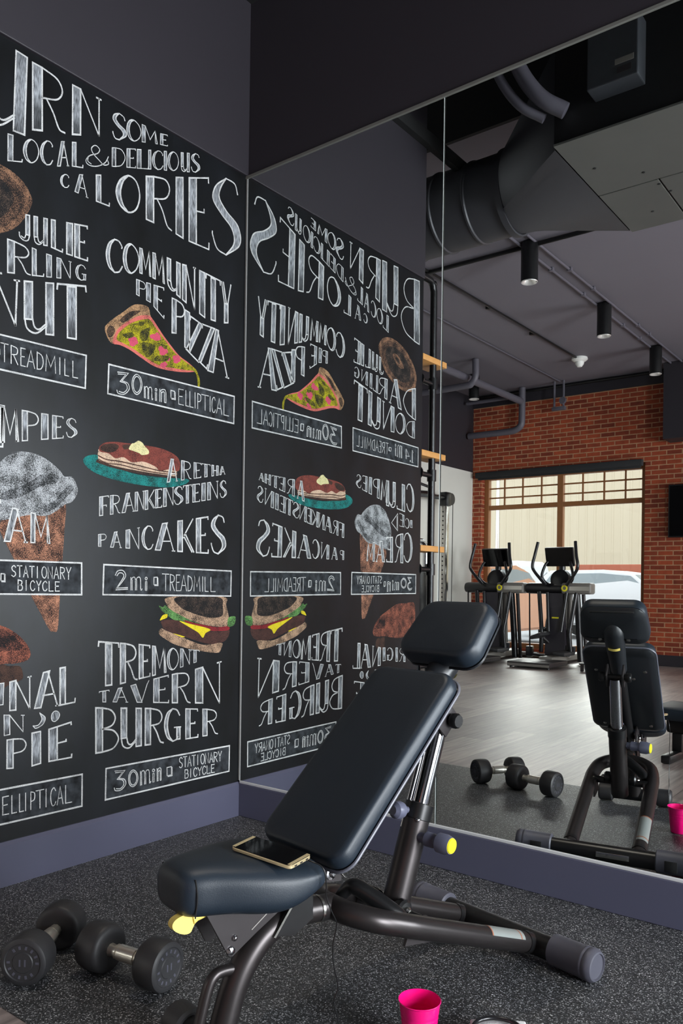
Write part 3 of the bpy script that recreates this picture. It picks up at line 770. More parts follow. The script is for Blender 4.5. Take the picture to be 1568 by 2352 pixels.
# ------------------------------------------------------------------ dumbbells
def dumbbell(p0, p1, label):
    c = (Vector(p0)+Vector(p1))/2; d = (Vector(p1)-Vector(p0)).normalized()
    t = thing('dumbbell', label, 'dumbbell', (c.x, c.y, 0.0645), math.atan2(d.y, d.x), 'rubber dumbbells on the gym floor')
    for s in (-1, 1):
        bm = bmesh.new()
        lathe(bm, [(0, 0.062), (0.04, 0.062), (0.052, 0.0635), (0.060, 0.068), (0.0635, 0.076), (0.0645, 0.10), (0.0635, 0.126), (0.061, 0.1345), (0.056, 0.138), (0.049, 0.139), (0.047, 0.1365), (0.028, 0.1365), (0.026, 0.1385), (0, 0.139)], 48, axis_m((0, 0, 0), (s, 0, 0)))
        hd = mesh_obj('weight_head', bm, M['rubber'], t)
        # raised numeral on the outer face
        bm = bmesh.new()
        for dy in (-0.007, 0.007): box(bm, (s*0.1385, dy-0.0022, -0.009), (s*0.1398, dy+0.0022, 0.009), 0.0004)
        for k in range(14):
            a = 2*math.pi*k/14
            if k % 7 == 6: continue
            cy, cz = 0.0385*math.cos(a), 0.0385*math.sin(a)
            b2 = bmesh.new(); box(b2, (s*0.1362, -0.003, -0.0045), (s*0.1374, 0.003, 0.0045), 0.0003); b2.transform(Matrix.Translation((0, cy, cz)) @ Matrix.Rotation(a-math.pi/2, 4, 'X'))
            me = bpy.data.meshes.new('tmp'); b2.to_mesh(me); b2.free(); bm.from_mesh(me); bpy.data.meshes.remove(me)
        mesh_obj('embossed_lettering', bm, M['capgrey'], hd, False)
    bm = bmesh.new()
    prof = [(0.0, -0.064), (0.018, -0.064), (0.016, -0.052), (0.016, -0.042), (0.020, -0.040), (0.020, -0.034), (0.0175, -0.033), (0.0175, -0.031), (0.0215, -0.029), (0.0215, 0.029), (0.0175, 0.031), (0.0175, 0.033), (0.020, 0.034), (0.020, 0.040), (0.016, 0.042), (0.016, 0.052), (0.018, 0.064), (0, 0.064)]
    lathe(bm, prof, 10, axis_m((0, 0, 0), (1, 0, 0))); mesh_obj('chrome_handle', bm, M['nickel'], t)
    return t
dumbbell((0.556, -1.266, 0), (0.679, -1.452, 0), 'black rubber dumbbell with a chrome handle, left one, pointing towards the camera')
dumbbell((0.764, -1.288, 0), (0.968, -1.256, 0), 'black rubber dumbbell with a chrome handle, lying right of the other one')

# ------------------------------------------------------------------ pink bucket, towel and headphones
t = thing('pink_bucket', 'small hot pink metal bucket standing on the rubber floor', 'bucket', (1.634, -1.055, 0))
bm = bmesh.new()
out = [(0, 0.0), (0.033, 0.0), (0.0345, 0.002)]
for k in range(1, 40):
    z = 0.107*k/39; r = 0.0345+0.0125*k/39
    if 0.055 < z < 0.085: r -= 0.0007*(1-math.cos((z-0.055)/0.03*6*math.pi))/2
    out.append((r, z))
out += [(0.0485, 0.1085), (0.049, 0.110), (0.0480, 0.1115), (0.0463, 0.110)]
for k in range(38, 0, -1):
    z = 0.107*k/39; r = 0.0335+0.0125*k/39
    if 0.055 < z < 0.085: r -= 0.0007*(1-math.cos((z-0.055)/0.03*6*math.pi))/2
    out.append((r, z))
out += [(0, 0.002)]
lathe(bm, out, 56); mesh_obj('pail', bm, M['pink'], t)
t = thing('folded_towel', 'white folded towel at the bottom edge of the photo, right of the bucket', 'towel', (1.776, -0.928, 0), math.radians(35))
bm = bmesh.new()
for k in range(3): box(bm, (-0.07+0.002*k, -0.06+0.002*k, 0.001+0.010*k), (0.07-0.003*k, 0.06-0.002*k, 0.0105+0.010*k), 0.0045, 0, 3)
mesh_obj('terry_cloth', bm, M['towel'], t)
t = thing('headphones', 'black headphones with a coral red ear pad lying on the white towel', 'headphones', (1.770, -0.936, 0.0325), math.radians(35))
bm = bmesh.new(); tube(bm, [(-0.055*math.cos(math.radians(a)), 0.05*math.sin(math.radians(a)), 0.006) for a in range(-20, 201, 10)], 0.0052, 10, 2); mesh_obj('headband', bm, M['machine_black'], t)
for s, m in ((-1, 'red'), (1, 'machine_black')):
    bm = bmesh.new(); lathe(bm, [(0, 0), (0.018, 0), (0.022, 0.004), (0.022, 0.010), (0.016, 0.014), (0, 0.013)], 24, Matrix.Translation((s*0.055, -0.018, 0.0))); mesh_obj('ear_cup', bm, M[m], t)

# ------------------------------------------------------------------ the chalkboard mural
def board_mat():
    m = bpy.data.materials.new('chalkboard_paint')
    nt, N, L, P = nodes(m)
    tc = N.new('ShaderNodeTexCoord')
    n = N.new('ShaderNodeTexNoise'); n.inputs['Scale'].default_value = 3.2; n.inputs['Detail'].default_value = 7; n.inputs['Roughness'].default_value = 0.6
    mp = N.new('ShaderNodeMapping'); mp.inputs['Scale'].default_value = (1, 1.4, 0.7)
    L.new(tc.outputs['Object'], mp.inputs[0]); L.new(mp.outputs[0], n.inputs['Vector'])
    r = N.new('ShaderNodeValToRGB'); e = r.color_ramp.elements
    e[0].position = 0.35; e[0].color = lin((9, 10, 11)); e[1].position = 0.8; e[1].color = lin((24, 27, 32))
    L.new(n.outputs['Fac'], r.inputs[0]); L.new(r.outputs[0], P.inputs['Base Color'])
    P.inputs['Roughness'].default_value = 0.45
    P.inputs['Specular IOR Level'].default_value = 0.3
    return m
M['board'] = board_mat()

def chalk_mat(name, rgb, cover, grain=420.0, stretch=(1, 1, 1), soft=0.12):
    """dry chalk: grain of board showing through according to cover (0..1)"""
    m = bpy.data.materials.new(name)
    nt, N, L, P = nodes(m)
    tc = N.new('ShaderNodeTexCoord')
    mp = N.new('ShaderNodeMapping'); mp.inputs['Scale'].default_value = stretch; L.new(tc.outputs['Object'], mp.inputs[0])
    n = N.new('ShaderNodeTexNoise'); n.inputs['Scale'].default_value = grain; n.inputs['Detail'].default_value = 2
    L.new(mp.outputs[0], n.inputs['Vector'])
    n2 = N.new('ShaderNodeTexNoise'); n2.inputs['Scale'].default_value = 24; n2.inputs['Detail'].default_value = 3
    L.new(mp.outputs[0], n2.inputs['Vector'])
    ad = N.new('ShaderNodeMath'); ad.operation = 'MULTIPLY_ADD'; L.new(n2.outputs['Fac'], ad.inputs[0]); ad.inputs[1].default_value = 0.5; L.new(n.outputs['Fac'], ad.inputs[2])
    mr = N.new('ShaderNodeMapRange'); th = 0.75+(0.5-cover)*0.5
    mr.inputs[1].default_value = th-soft; mr.inputs[2].default_value = th+soft
    L.new(ad.outputs[0], mr.inputs[0])
    mx = N.new('ShaderNodeMix'); mx.data_type = 'RGBA'
    mx.inputs[6].default_value = lin((20, 21, 23)); mx.inputs[7].default_value = lin(rgb)
    L.new(mr.outputs[0], mx.inputs[0]); L.new(mx.outputs[2], P.inputs['Base Color'])
    P.inputs['Roughness'].default_value = 0.85
    P.inputs['Specular IOR Level'].default_value = 0.25
    return m
M['chalk'] = chalk_mat('white_chalk_line', (204, 206, 205), 0.76, 500, (1, 1, 1), 0.14)
M['chalkfill'] = chalk_mat('rubbed_chalk_shading', (182, 188, 194), 0.52, 110, (1, 2.4, 0.35), 0.3)
def shade_in_letter(m):
    # the chalker rubbed each stem bright in the middle and let it fade towards its ends (u = letter, v = height in the letter)
    nt = m.node_tree; N = nt.nodes; L = nt.links; P = N['Principled BSDF']
    uv = N.new('ShaderNodeUVMap'); sp = N.new('ShaderNodeSeparateXYZ'); L.new(uv.outputs[0], sp.inputs[0])
    ad = N.new('ShaderNodeMath'); ad.operation = 'MULTIPLY_ADD'; L.new(sp.outputs[0], ad.inputs[0]); ad.inputs[1].default_value = 0.3; L.new(sp.outputs[1], ad.inputs[2])
    r = N.new('ShaderNodeValToRGB'); e = r.color_ramp.elements
    e[0].position = 0.0; e[0].color = (0.12, 0.12, 0.12, 1); e[1].position = 1.0; e[1].color = (0.3, 0.3, 0.3, 1)
    for p, c in ((0.22, 0.3), (0.45, 1.0), (0.75, 0.85)):
        k = r.color_ramp.elements.new(p); k.color = (c, c, c, 1)
    dv = N.new('ShaderNodeMath'); dv.operation = 'DIVIDE'; dv.inputs[1].default_value = 1.3; L.new(ad.outputs[0], dv.inputs[0]); L.new(dv.outputs[0], r.inputs[0])
    mix = [n for n in N if n.type == 'MIX'][0]; src = mix.inputs[0].links[0].from_socket
    mu = N.new('ShaderNodeMath'); mu.operation = 'MULTIPLY'; L.new(src, mu.inputs[0]); L.new(r.outputs[0], mu.inputs[1]); L.new(mu.outputs[0], mix.inputs[0])
shade_in_letter(M['chalkfill'])
M['dust'] = chalk_mat('wiped_chalk_dust', (66, 71, 76), 0.36, 30, (1, 1, 1), 0.3)
ART = {'tan': ((176, 132, 102), 0.46), 'dark': ((128, 106, 90), 0.2), 'crust': ((206, 162, 118), 0.58), 'crustdark': ((150, 116, 86), 0.3), 'pink': ((226, 118, 108), 0.8), 'cheese': ((200, 192, 30), 0.52), 'brownline': ((96, 62, 52), 0.6), 'cheesedark': ((176, 170, 34), 0.28), 'pepper': ((214, 84, 112), 0.85),
       'teal': ((34, 138, 134), 0.6), 'cream': ((226, 196, 168), 0.72), 'brown': ((138, 70, 60), 0.72), 'darkbrown': ((84, 60, 50), 0.6), 'butter': ((236, 228, 170), 0.85), 'tanlight': ((170, 128, 100), 0.30), 'cone': ((206, 146, 116), 0.42), 'grey': ((206, 210, 214), 0.50),
       'greydark': ((196, 200, 205), 0.30), 'rust': ((178, 106, 84), 0.44), 'darkrust': ((170, 104, 84), 0.22), 'bun': ((216, 178, 146), 0.55), 'green': ((122, 182, 102), 0.5), 'patty': ((88, 58, 52), 0.68), 'tomato': ((150, 44, 50), 0.8), 'cheeseyellow': ((240, 220, 44), 0.9)}
for k, (c, cv) in ART.items():
    M['chalk_'+k] = chalk_mat('coloured_chalk_'+k, tuple(int(v*0.9) for v in c), cv*0.92, 480, (1, 1, 1), 0.14)

CHALK_WORDS=[
('burn','b',[('B',[(-1477,2878),(-1274,2862),(-1282,2524),(-1486,2501)]),('U',[(-1246,2886),(-1088,2877),(-1094,2604),(-1253,2590)]),('R',[(-1071,2871),(-941,2873),(-938,2682),(-1067,2636)]),('N',[(-910,2872),(-786,2876),(-784,2740),(-908,2691)])]),
('some','b',[('S',[(-735,2860),(-670,2868),(-668,2775),(-733,2751)]),('O',[(-668,2868),(-599,2872),(-598,2801),(-666,2776)]),('M',[(-594,2872),(-516,2876),(-515,2829),(-593,2803)]),('E',[(-502,2877),(-464,2887),(-463,2843),(-502,2833)])]),
('local','b',[('L',[(-1157,2580),(-1103,2590),(-1102,2507),(-1156,2489)]),('O',[(-1100,2590),(-1042,2608),(-1040,2528),(-1098,2508)]),('C',[(-1035,2610),(-985,2632),(-984,2542),(-1034,2530)]),('A',[(-969,2638),(-922,2657),(-920,2570),(-968,2549)]),('L',[(-907,2662),(-861,2679),(-860,2588),(-906,2575)])]),
('and','b',[('&',[(-854,2678),(-750,2714),(-749,2639),(-852,2596)])]),
('delicious','b',[('D',[(-734,2718),(-672,2742),(-671,2669),(-733,2647)]),('E',[(-666,2744),(-622,2761),(-621,2687),(-665,2672)]),('L',[(-616,2763),(-560,2784),(-559,2709),(-615,2689)]),('I',[(-560,2784),(-548,2789),(-546,2714),(-559,2709)]),('C',[(-541,2791),(-486,2812),(-484,2736),(-540,2716)]),('I',[(-481,2814),(-468,2819),(-466,2742),(-480,2738)]),('O',[(-463,2821),(-406,2842),(-404,2765),(-462,2744)]),('U',[(-392,2847),(-346,2864),(-345,2786),(-390,2770)]),('S',[(-337,2868),(-288,2886),(-287,2807),(-336,2789)])]),
('calories','b',[('C',[(-953,2525),(-918,2539),(-917,2488),(-953,2482)]),('A',[(-896,2548),(-839,2570),(-837,2485),(-895,2487)]),('L',[(-803,2584),(-743,2608),(-741,2490),(-801,2487)]),('O',[(-713,2620),(-602,2663),(-599,2505),(-711,2494)]),('R',[(-572,2674),(-441,2724),(-437,2505),(-569,2505)]),('I',[(-418,2733),(-378,2748),(-373,2495),(-414,2501)]),('E',[(-349,2759),(-232,2806),(-226,2497),(-345,2495)]),('S',[(-221,2810),(-45,2879),(-38,2517),(-216,2498)])]),
('julie','b',[('J',[(-1113,2324),(-1066,2333),(-1064,2239),(-1112,2236)]),('U',[(-1056,2335),(-1003,2345),(-1002,2250),(-1054,2239)]),('L',[(-988,2348),(-942,2357),(-940,2247),(-986,2250)]),('I',[(-926,2360),(-900,2365),(-899,2248),(-924,2247)]),('E',[(-893,2367),(-836,2378),(-834,2250),(-891,2248)])]),
('darling','b',[('D',[(-1450,2229),(-1314,2198),(-1317,2067),(-1455,2042)]),('A',[(-1299,2247),(-1170,2227),(-1173,2097),(-1303,2076)]),('R',[(-1154,2221),(-1067,2222),(-1066,2125),(-1152,2107)]),('L',[(-1061,2222),(-1015,2219),(-1014,2136),(-1059,2126)]),('I',[(-1005,2219),(-984,2220),(-983,2143),(-1003,2138)]),('N',[(-964,2220),(-904,2223),(-903,2161),(-963,2147)]),('G',[(-885,2224),(-841,2228),(-840,2174),(-884,2165)])]),
('donut','b',[('D',[(-1445,2031),(-1349,2021),(-1351,1934),(-1447,1932)]),('O',[(-1341,2061),(-1237,2046),(-1240,1928),(-1344,1941)]),('N',[(-1226,2073),(-1107,2091),(-1111,1933),(-1229,1934)]),('U',[(-1089,2096),(-974,2123),(-971,1938),(-1086,1920)]),('T',[(-961,2126),(-840,2153),(-836,1951),(-958,1938)])]),
('workout_text','m',[('T',[(-1172,1861),(-1145,1861),(-1144,1799),(-1171,1799)]),('R',[(-1137,1861),(-1108,1861),(-1107,1800),(-1136,1799)]),('E',[(-1100,1861),(-1080,1861),(-1079,1800),(-1099,1800)]),('A',[(-1075,1861),(-1045,1861),(-1044,1801),(-1074,1800)]),('D',[(-1038,1861),(-1011,1861),(-1010,1801),(-1037,1801)]),('M',[(-1004,1861),(-961,1862),(-960,1802),(-1003,1802)]),('I',[(-950,1862),(-941,1862),(-940,1802),(-949,1802)]),('L',[(-927,1862),(-907,1862),(-906,1803),(-926,1803)]),('L',[(-894,1862),(-870,1862),(-869,1804),(-893,1803)]),('1',[(-1435,1858),(-1411,1856),(-1413,1785),(-1437,1785)]),('.',[(-1407,1848),(-1393,1846),(-1395,1786),(-1409,1788)]),('4',[(-1388,1857),(-1338,1854),(-1340,1798),(-1389,1799)]),('m',[(-1311,1865),(-1257,1864),(-1259,1798),(-1312,1796)]),('i',[(-1249,1867),(-1236,1867),(-1238,1801),(-1251,1801)]),('#',[(-1200,1840),(-1172,1840),(-1172,1823),(-1200,1821)])]),
('clumpies','b',[('C',[(-1446,1644),(-1362,1661),(-1366,1500),(-1450,1480)]),('L',[(-1346,1641),(-1262,1647),(-1266,1499),(-1350,1487)]),('U',[(-1248,1645),(-1155,1648),(-1159,1508),(-1251,1498)]),('M',[(-1170,1644),(-1103,1644),(-1101,1536),(-1168,1522)]),('P',[(-1090,1645),(-1025,1647),(-1023,1553),(-1088,1539)]),('I',[(-1016,1647),(-989,1648),(-987,1561),(-1015,1555)]),('E',[(-973,1648),(-927,1650),(-926,1574),(-972,1564)]),('S',[(-916,1650),(-871,1652),(-870,1586),(-915,1576)])]),
('iced','b',[('I',[(-1431,1440),(-1410,1440),(-1411,1399),(-1432,1398)]),('C',[(-1400,1447),(-1355,1450),(-1356,1391),(-1402,1391)]),('E',[(-1345,1464),(-1293,1474),(-1295,1399),(-1346,1397)]),('<',[(-1275,1470),(-1211,1469),(-1214,1366),(-1277,1370)])]),
('cream','b',[('C',[(-1433,1364),(-1340,1363),(-1345,1190),(-1437,1193)]),('R',[(-1334,1355),(-1250,1346),(-1253,1188),(-1338,1186)]),('E',[(-1228,1330),(-1163,1325),(-1166,1188),(-1231,1187)]),('A',[(-1154,1305),(-1065,1295),(-1063,1186),(-1152,1186)]),('M',[(-1051,1291),(-976,1284),(-974,1187),(-1050,1186)])]),
('workout_text','m',[('S',[(-1122,1103),(-1104,1103),(-1104,1065),(-1122,1065)]),('T',[(-1100,1103),(-1082,1103),(-1081,1064),(-1099,1065)]),('A',[(-1077,1103),(-1058,1103),(-1058,1063),(-1076,1064)]),('T',[(-1053,1102),(-1035,1102),(-1034,1063),(-1053,1063)]),('I',[(-1026,1102),(-1020,1102),(-1019,1062),(-1026,1062)]),('O',[(-1006,1102),(-987,1102),(-986,1061),(-1005,1062)]),('N',[(-982,1102),(-963,1102),(-962,1060),(-981,1061)]),('A',[(-957,1102),(-938,1102),(-937,1060),(-957,1060)]),('R',[(-933,1102),(-913,1102),(-912,1059),(-932,1060)]),('Y',[(-907,1102),(-887,1102),(-887,1058),(-907,1059)]),('B',[(-1097,1054),(-1079,1053),(-1079,1017),(-1097,1017)]),('I',[(-1069,1053),(-1062,1052),(-1062,1017),(-1068,1017)]),('C',[(-1050,1052),(-1032,1051),(-1031,1016),(-1050,1017)]),('Y',[(-1026,1051),(-1008,1051),(-1007,1016),(-1026,1016)]),('C',[(-1002,1050),(-983,1050),(-983,1016),(-1002,1016)]),('L',[(-978,1050),(-958,1049),(-958,1015),(-977,1015)]),('E',[(-953,1049),(-933,1048),(-933,1015),(-952,1015)]),('#',[(-1160,1074),(-1142,1074),(-1142,1049),(-1160,1050)]),('3',[(-1437,1104),(-1384,1102),(-1386,1026),(-1438,1026)]),('0',[(-1376,1098),(-1316,1095),(-1317,1039),(-1377,1037)]),('m',[(-1297,1072),(-1250,1071),(-1251,1026),(-1298,1027)]),('i',[(-1239,1083),(-1226,1083),(-1227,1024),(-1240,1024)]),('n',[(-1213,1073),(-1169,1073),(-1170,1018),(-1214,1020)])]),
('original','b',[('O',[(-1458,671),(-1384,679),(-1386,614),(-1460,606)]),('R',[(-1375,683),(-1309,690),(-1311,612),(-1376,605)]),('I',[(-1293,691),(-1272,692),(-1274,614),(-1295,613)]),('G',[(-1247,694),(-1184,697),(-1186,625),(-1248,620)]),('I',[(-1167,698),(-1142,699),(-1144,625),(-1169,625)]),('N',[(-1122,700),(-1041,714),(-1039,599),(-1121,602)]),('A',[(-1032,716),(-930,734),(-928,599),(-1030,599)]),('L',[(-927,734),(-863,740),(-861,604),(-925,599)])]),
('moon','b',[('N',[(-1142,589),(-1065,579),(-1064,522),(-1140,518)]),(')',[(-1032,581),(-984,580),(-983,532),(-1031,526)]),('o',[(-960,580),(-926,580),(-926,548),(-959,538)])]),
('pie','b',[('P',[(-1129,501),(-1054,502),(-1052,395),(-1128,403)]),('I',[(-1036,512),(-1000,514),(-998,400),(-1034,396)]),('E',[(-971,516),(-873,532),(-871,401),(-969,401)])]),
('workout_text','m',[('E',[(-1144,307),(-1118,307),(-1117,245),(-1143,246)]),('L',[(-1110,306),(-1089,306),(-1088,244),(-1109,244)]),('L',[(-1081,306),(-1063,305),(-1062,243),(-1080,243)]),('I',[(-1059,305),(-1053,305),(-1052,242),(-1058,242)]),('P',[(-1038,305),(-1019,304),(-1018,241),(-1037,242)]),('T',[(-1016,304),(-985,304),(-984,239),(-1015,241)]),('I',[(-980,304),(-973,303),(-972,239),(-979,239)]),('C',[(-959,303),(-936,302),(-935,237),(-958,238)]),('A',[(-932,302),(-907,302),(-906,236),(-931,237)]),('L',[(-900,302),(-869,301),(-868,235),(-899,236)])]),
('community','b',[('C',[(-754,2364),(-678,2380),(-676,2250),(-752,2240)]),('O',[(-676,2381),(-601,2379),(-599,2281),(-674,2251)]),('M',[(-597,2379),(-540,2382),(-539,2283),(-595,2281)]),('M',[(-532,2382),(-471,2386),(-469,2276),(-530,2282)]),('U',[(-458,2386),(-388,2384),(-385,2243),(-456,2270)]),('N',[(-376,2385),(-304,2392),(-301,2213),(-374,2239)]),('I',[(-282,2390),(-249,2388),(-246,2197),(-278,2207)]),('T',[(-244,2388),(-159,2382),(-156,2200),(-240,2197)]),('Y',[(-154,2382),(-93,2384),(-90,2216),(-150,2201)])]),
('pie','b',[('P',[(-611,2250),(-564,2252),(-563,2183),(-610,2191)]),('I',[(-562,2252),(-540,2254),(-539,2179),(-561,2183)]),('E',[(-525,2254),(-471,2257),(-469,2133),(-524,2169)])]),
('pizza','b',[('P',[(-429,2229),(-359,2223),(-357,2098),(-427,2086)]),('I',[(-360,2200),(-332,2194),(-329,2027),(-358,2045)]),('Z',[(-329,2181),(-259,2162),(-278,1997),(-350,2036)]),('Z',[(-261,2165),(-187,2164),(-232,1979),(-280,2004)]),('A',[(-206,2165),(-140,2160),(-100,1966),(-230,1974)])]),
('workout_text','m',[('3',[(-700,1866),(-636,1872),(-635,1789),(-699,1776)]),('0',[(-626,1873),(-577,1878),(-576,1801),(-625,1791)]),('m',[(-566,1835),(-522,1838),(-521,1790),(-565,1790)]),('i',[(-513,1838),(-498,1839),(-497,1790),(-512,1790)]),('n',[(-489,1840),(-448,1843),(-447,1791),(-488,1790)]),('#',[(-430,1847),(-402,1846),(-401,1816),(-429,1815)]),('E',[(-390,1861),(-360,1862),(-358,1798),(-389,1798)]),('L',[(-350,1862),(-331,1862),(-330,1798),(-349,1798)]),('L',[(-328,1862),(-306,1863),(-305,1798),(-327,1798)]),('I',[(-302,1863),(-292,1863),(-291,1798),(-300,1798)]),('P',[(-284,1863),(-262,1863),(-261,1798),(-283,1798)]),('T',[(-260,1863),(-219,1864),(-218,1798),(-258,1798)]),('I',[(-214,1864),(-206,1864),(-205,1798),(-213,1798)]),('C',[(-201,1864),(-178,1865),(-177,1798),(-200,1798)]),('A',[(-173,1865),(-139,1865),(-138,1798),(-172,1798)]),('L',[(-131,1865),(-96,1866),(-95,1798),(-130,1798)])]),
('aretha','b',[('A',[(-445,1563),(-387,1564),(-386,1477),(-444,1465)]),('R',[(-368,1564),(-313,1565),(-312,1494),(-367,1482)]),('E',[(-299,1565),(-257,1566),(-256,1506),(-297,1497)]),('T',[(-254,1566),(-204,1567),(-203,1518),(-253,1506)]),('H',[(-196,1567),(-154,1568),(-154,1528),(-195,1519)]),('A',[(-149,1568),(-115,1568),(-114,1537),(-148,1530)])]),
('frankensteins','b',[('F',[(-769,1373),(-726,1382),(-725,1310),(-768,1302)]),('R',[(-720,1383),(-674,1392),(-673,1320),(-719,1311)]),('A',[(-668,1394),(-605,1407),(-604,1333),(-666,1321)]),('N',[(-603,1407),(-558,1417),(-557,1342),(-602,1333)]),('K',[(-554,1418),(-504,1428),(-503,1354),(-553,1343)]),('E',[(-502,1428),(-468,1435),(-467,1361),(-500,1354)]),('N',[(-461,1437),(-406,1448),(-405,1374),(-460,1363)]),('S',[(-404,1449),(-357,1459),(-356,1384),(-403,1374)]),('T',[(-355,1459),(-309,1469),(-308,1394),(-353,1384)]),('E',[(-304,1470),(-262,1478),(-261,1403),(-303,1395)]),('I',[(-252,1480),(-230,1485),(-229,1410),(-251,1406)]),('N',[(-220,1487),(-156,1501),(-154,1425),(-218,1412)]),('S',[(-145,1503),(-106,1511),(-104,1436),(-144,1428)])]),
('pancakes','b',[('P',[(-771,1230),(-734,1237),(-733,1185),(-770,1186)]),('A',[(-718,1240),(-665,1250),(-664,1185),(-717,1185)]),('N',[(-645,1254),(-578,1269),(-576,1184),(-644,1185)]),('C',[(-567,1272),(-510,1284),(-508,1184),(-565,1184)]),('A',[(-504,1285),(-397,1305),(-395,1183),(-502,1184)]),('K',[(-383,1308),(-292,1325),(-289,1183),(-381,1183)]),('E',[(-282,1326),(-210,1340),(-207,1182),(-279,1182)]),('S',[(-197,1343),(-108,1360),(-105,1181),(-194,1182)])]),
('workout_text','m',[('2',[(-695,1096),(-634,1098),(-632,1022),(-694,1020)]),('m',[(-619,1070),(-563,1071),(-562,1020),(-618,1020)]),('i',[(-550,1072),(-533,1072),(-532,1019),(-550,1019)]),('#',[(-504,1072),(-480,1073),(-479,1042),(-504,1042)]),('T',[(-460,1087),(-425,1086),(-424,1019),(-459,1019)]),('R',[(-421,1086),(-395,1085),(-394,1018),(-420,1019)]),('E',[(-388,1084),(-365,1084),(-364,1018),(-387,1018)]),('A',[(-362,1084),(-329,1082),(-328,1017),(-361,1018)]),('D',[(-324,1082),(-297,1081),(-296,1017),(-323,1017)]),('M',[(-290,1081),(-253,1079),(-252,1016),(-289,1017)]),('I',[(-243,1079),(-235,1079),(-234,1016),(-242,1016)]),('L',[(-228,1078),(-205,1077),(-204,1015),(-226,1016)]),('L',[(-194,1077),(-163,1076),(-162,1015),(-193,1015)])]),
('tremont','b',[('T',[(-764,823),(-670,813),(-668,654),(-761,652)]),('R',[(-664,812),(-582,804),(-580,664),(-661,654)]),('E',[(-574,803),(-517,795),(-515,672),(-571,666)]),('M',[(-506,793),(-434,782),(-432,682),(-504,673)]),('O',[(-429,782),(-369,775),(-367,695),(-428,683)]),('N',[(-359,774),(-304,767),(-303,706),(-358,696)]),('T',[(-301,767),(-252,761),(-251,716),(-300,707)])]),
('tavern','b',[('T',[(-757,632),(-712,634),(-711,588),(-756,593)]),('A',[(-698,635),(-624,639),(-623,578),(-697,587)]),('V',[(-613,641),(-521,655),(-520,566),(-612,577)]),('E',[(-499,658),(-418,668),(-416,554),(-498,564)]),('R',[(-402,669),(-302,677),(-300,541),(-400,552)]),('N',[(-275,681),(-122,704),(-119,520),(-272,538)])]),
('burger','b',[('B',[(-772,572),(-666,559),(-663,397),(-769,400)]),('U',[(-656,558),(-556,546),(-554,397),(-653,397)]),('R',[(-539,544),(-445,532),(-443,392),(-537,396)]),('G',[(-439,532),(-352,521),(-350,390),(-436,392)]),('E',[(-326,518),(-255,509),(-252,389),(-324,390)]),('R',[(-230,506),(-140,495),(-138,387),(-227,389)])]),
('workout_text','m',[('3',[(-686,319),(-627,310),(-625,238),(-685,234)]),('0',[(-616,309),(-570,302),(-568,241),(-615,238)]),('m',[(-559,294),(-506,292),(-505,239),(-558,238)]),('i',[(-500,292),(-482,291),(-481,239),(-499,239)]),('n',[(-475,291),(-448,290),(-447,240),(-474,239)]),('#',[(-423,286),(-390,286),(-390,251),(-422,252)]),('S',[(-358,317),(-338,316),(-337,272),(-357,273)]),('T',[(-334,316),(-314,315),(-313,271),(-333,272)]),('A',[(-310,315),(-290,314),(-289,270),(-309,271)]),('T',[(-286,314),(-265,313),(-264,269),(-285,270)]),('I',[(-256,312),(-250,312),(-250,269),(-255,269)]),('O',[(-236,312),(-215,311),(-214,268),(-235,268)]),('N',[(-211,311),(-190,310),(-189,266),(-210,267)]),('A',[(-185,309),(-164,308),(-163,266),(-184,266)]),('R',[(-160,308),(-138,307),(-137,264),(-159,265)]),('Y',[(-133,307),(-112,306),(-111,264),(-133,264)]),('B',[(-326,260),(-305,260),(-305,223),(-325,223)]),('I',[(-294,259),(-290,259),(-290,223),(-294,223)]),('C',[(-277,259),(-256,258),(-255,222),(-276,222)]),('Y',[(-252,258),(-230,257),(-230,222),(-251,222)]),('C',[(-226,257),(-205,257),(-204,221),(-226,222)]),('L',[(-201,256),(-179,256),(-178,221),(-200,221)]),('E',[(-175,256),(-153,255),(-152,220),(-174,221)])])]
CHALK_BOXES=[[(-1486,1881),(-835,1896),(-837,1773),(-1487,1767)],[(-734,1886),(-64,1892),(-65,1770),(-737,1773)],[(-1478,1120),(-842,1120),(-840,1002),(-1479,1007)],[(-744,1117),(-68,1107),(-69,995),(-746,1002)],[(-721,333),(-64,323),(-65,209),(-722,213)],[(-1415,337),(-827,330),(-826,211),(-1415,217)]]
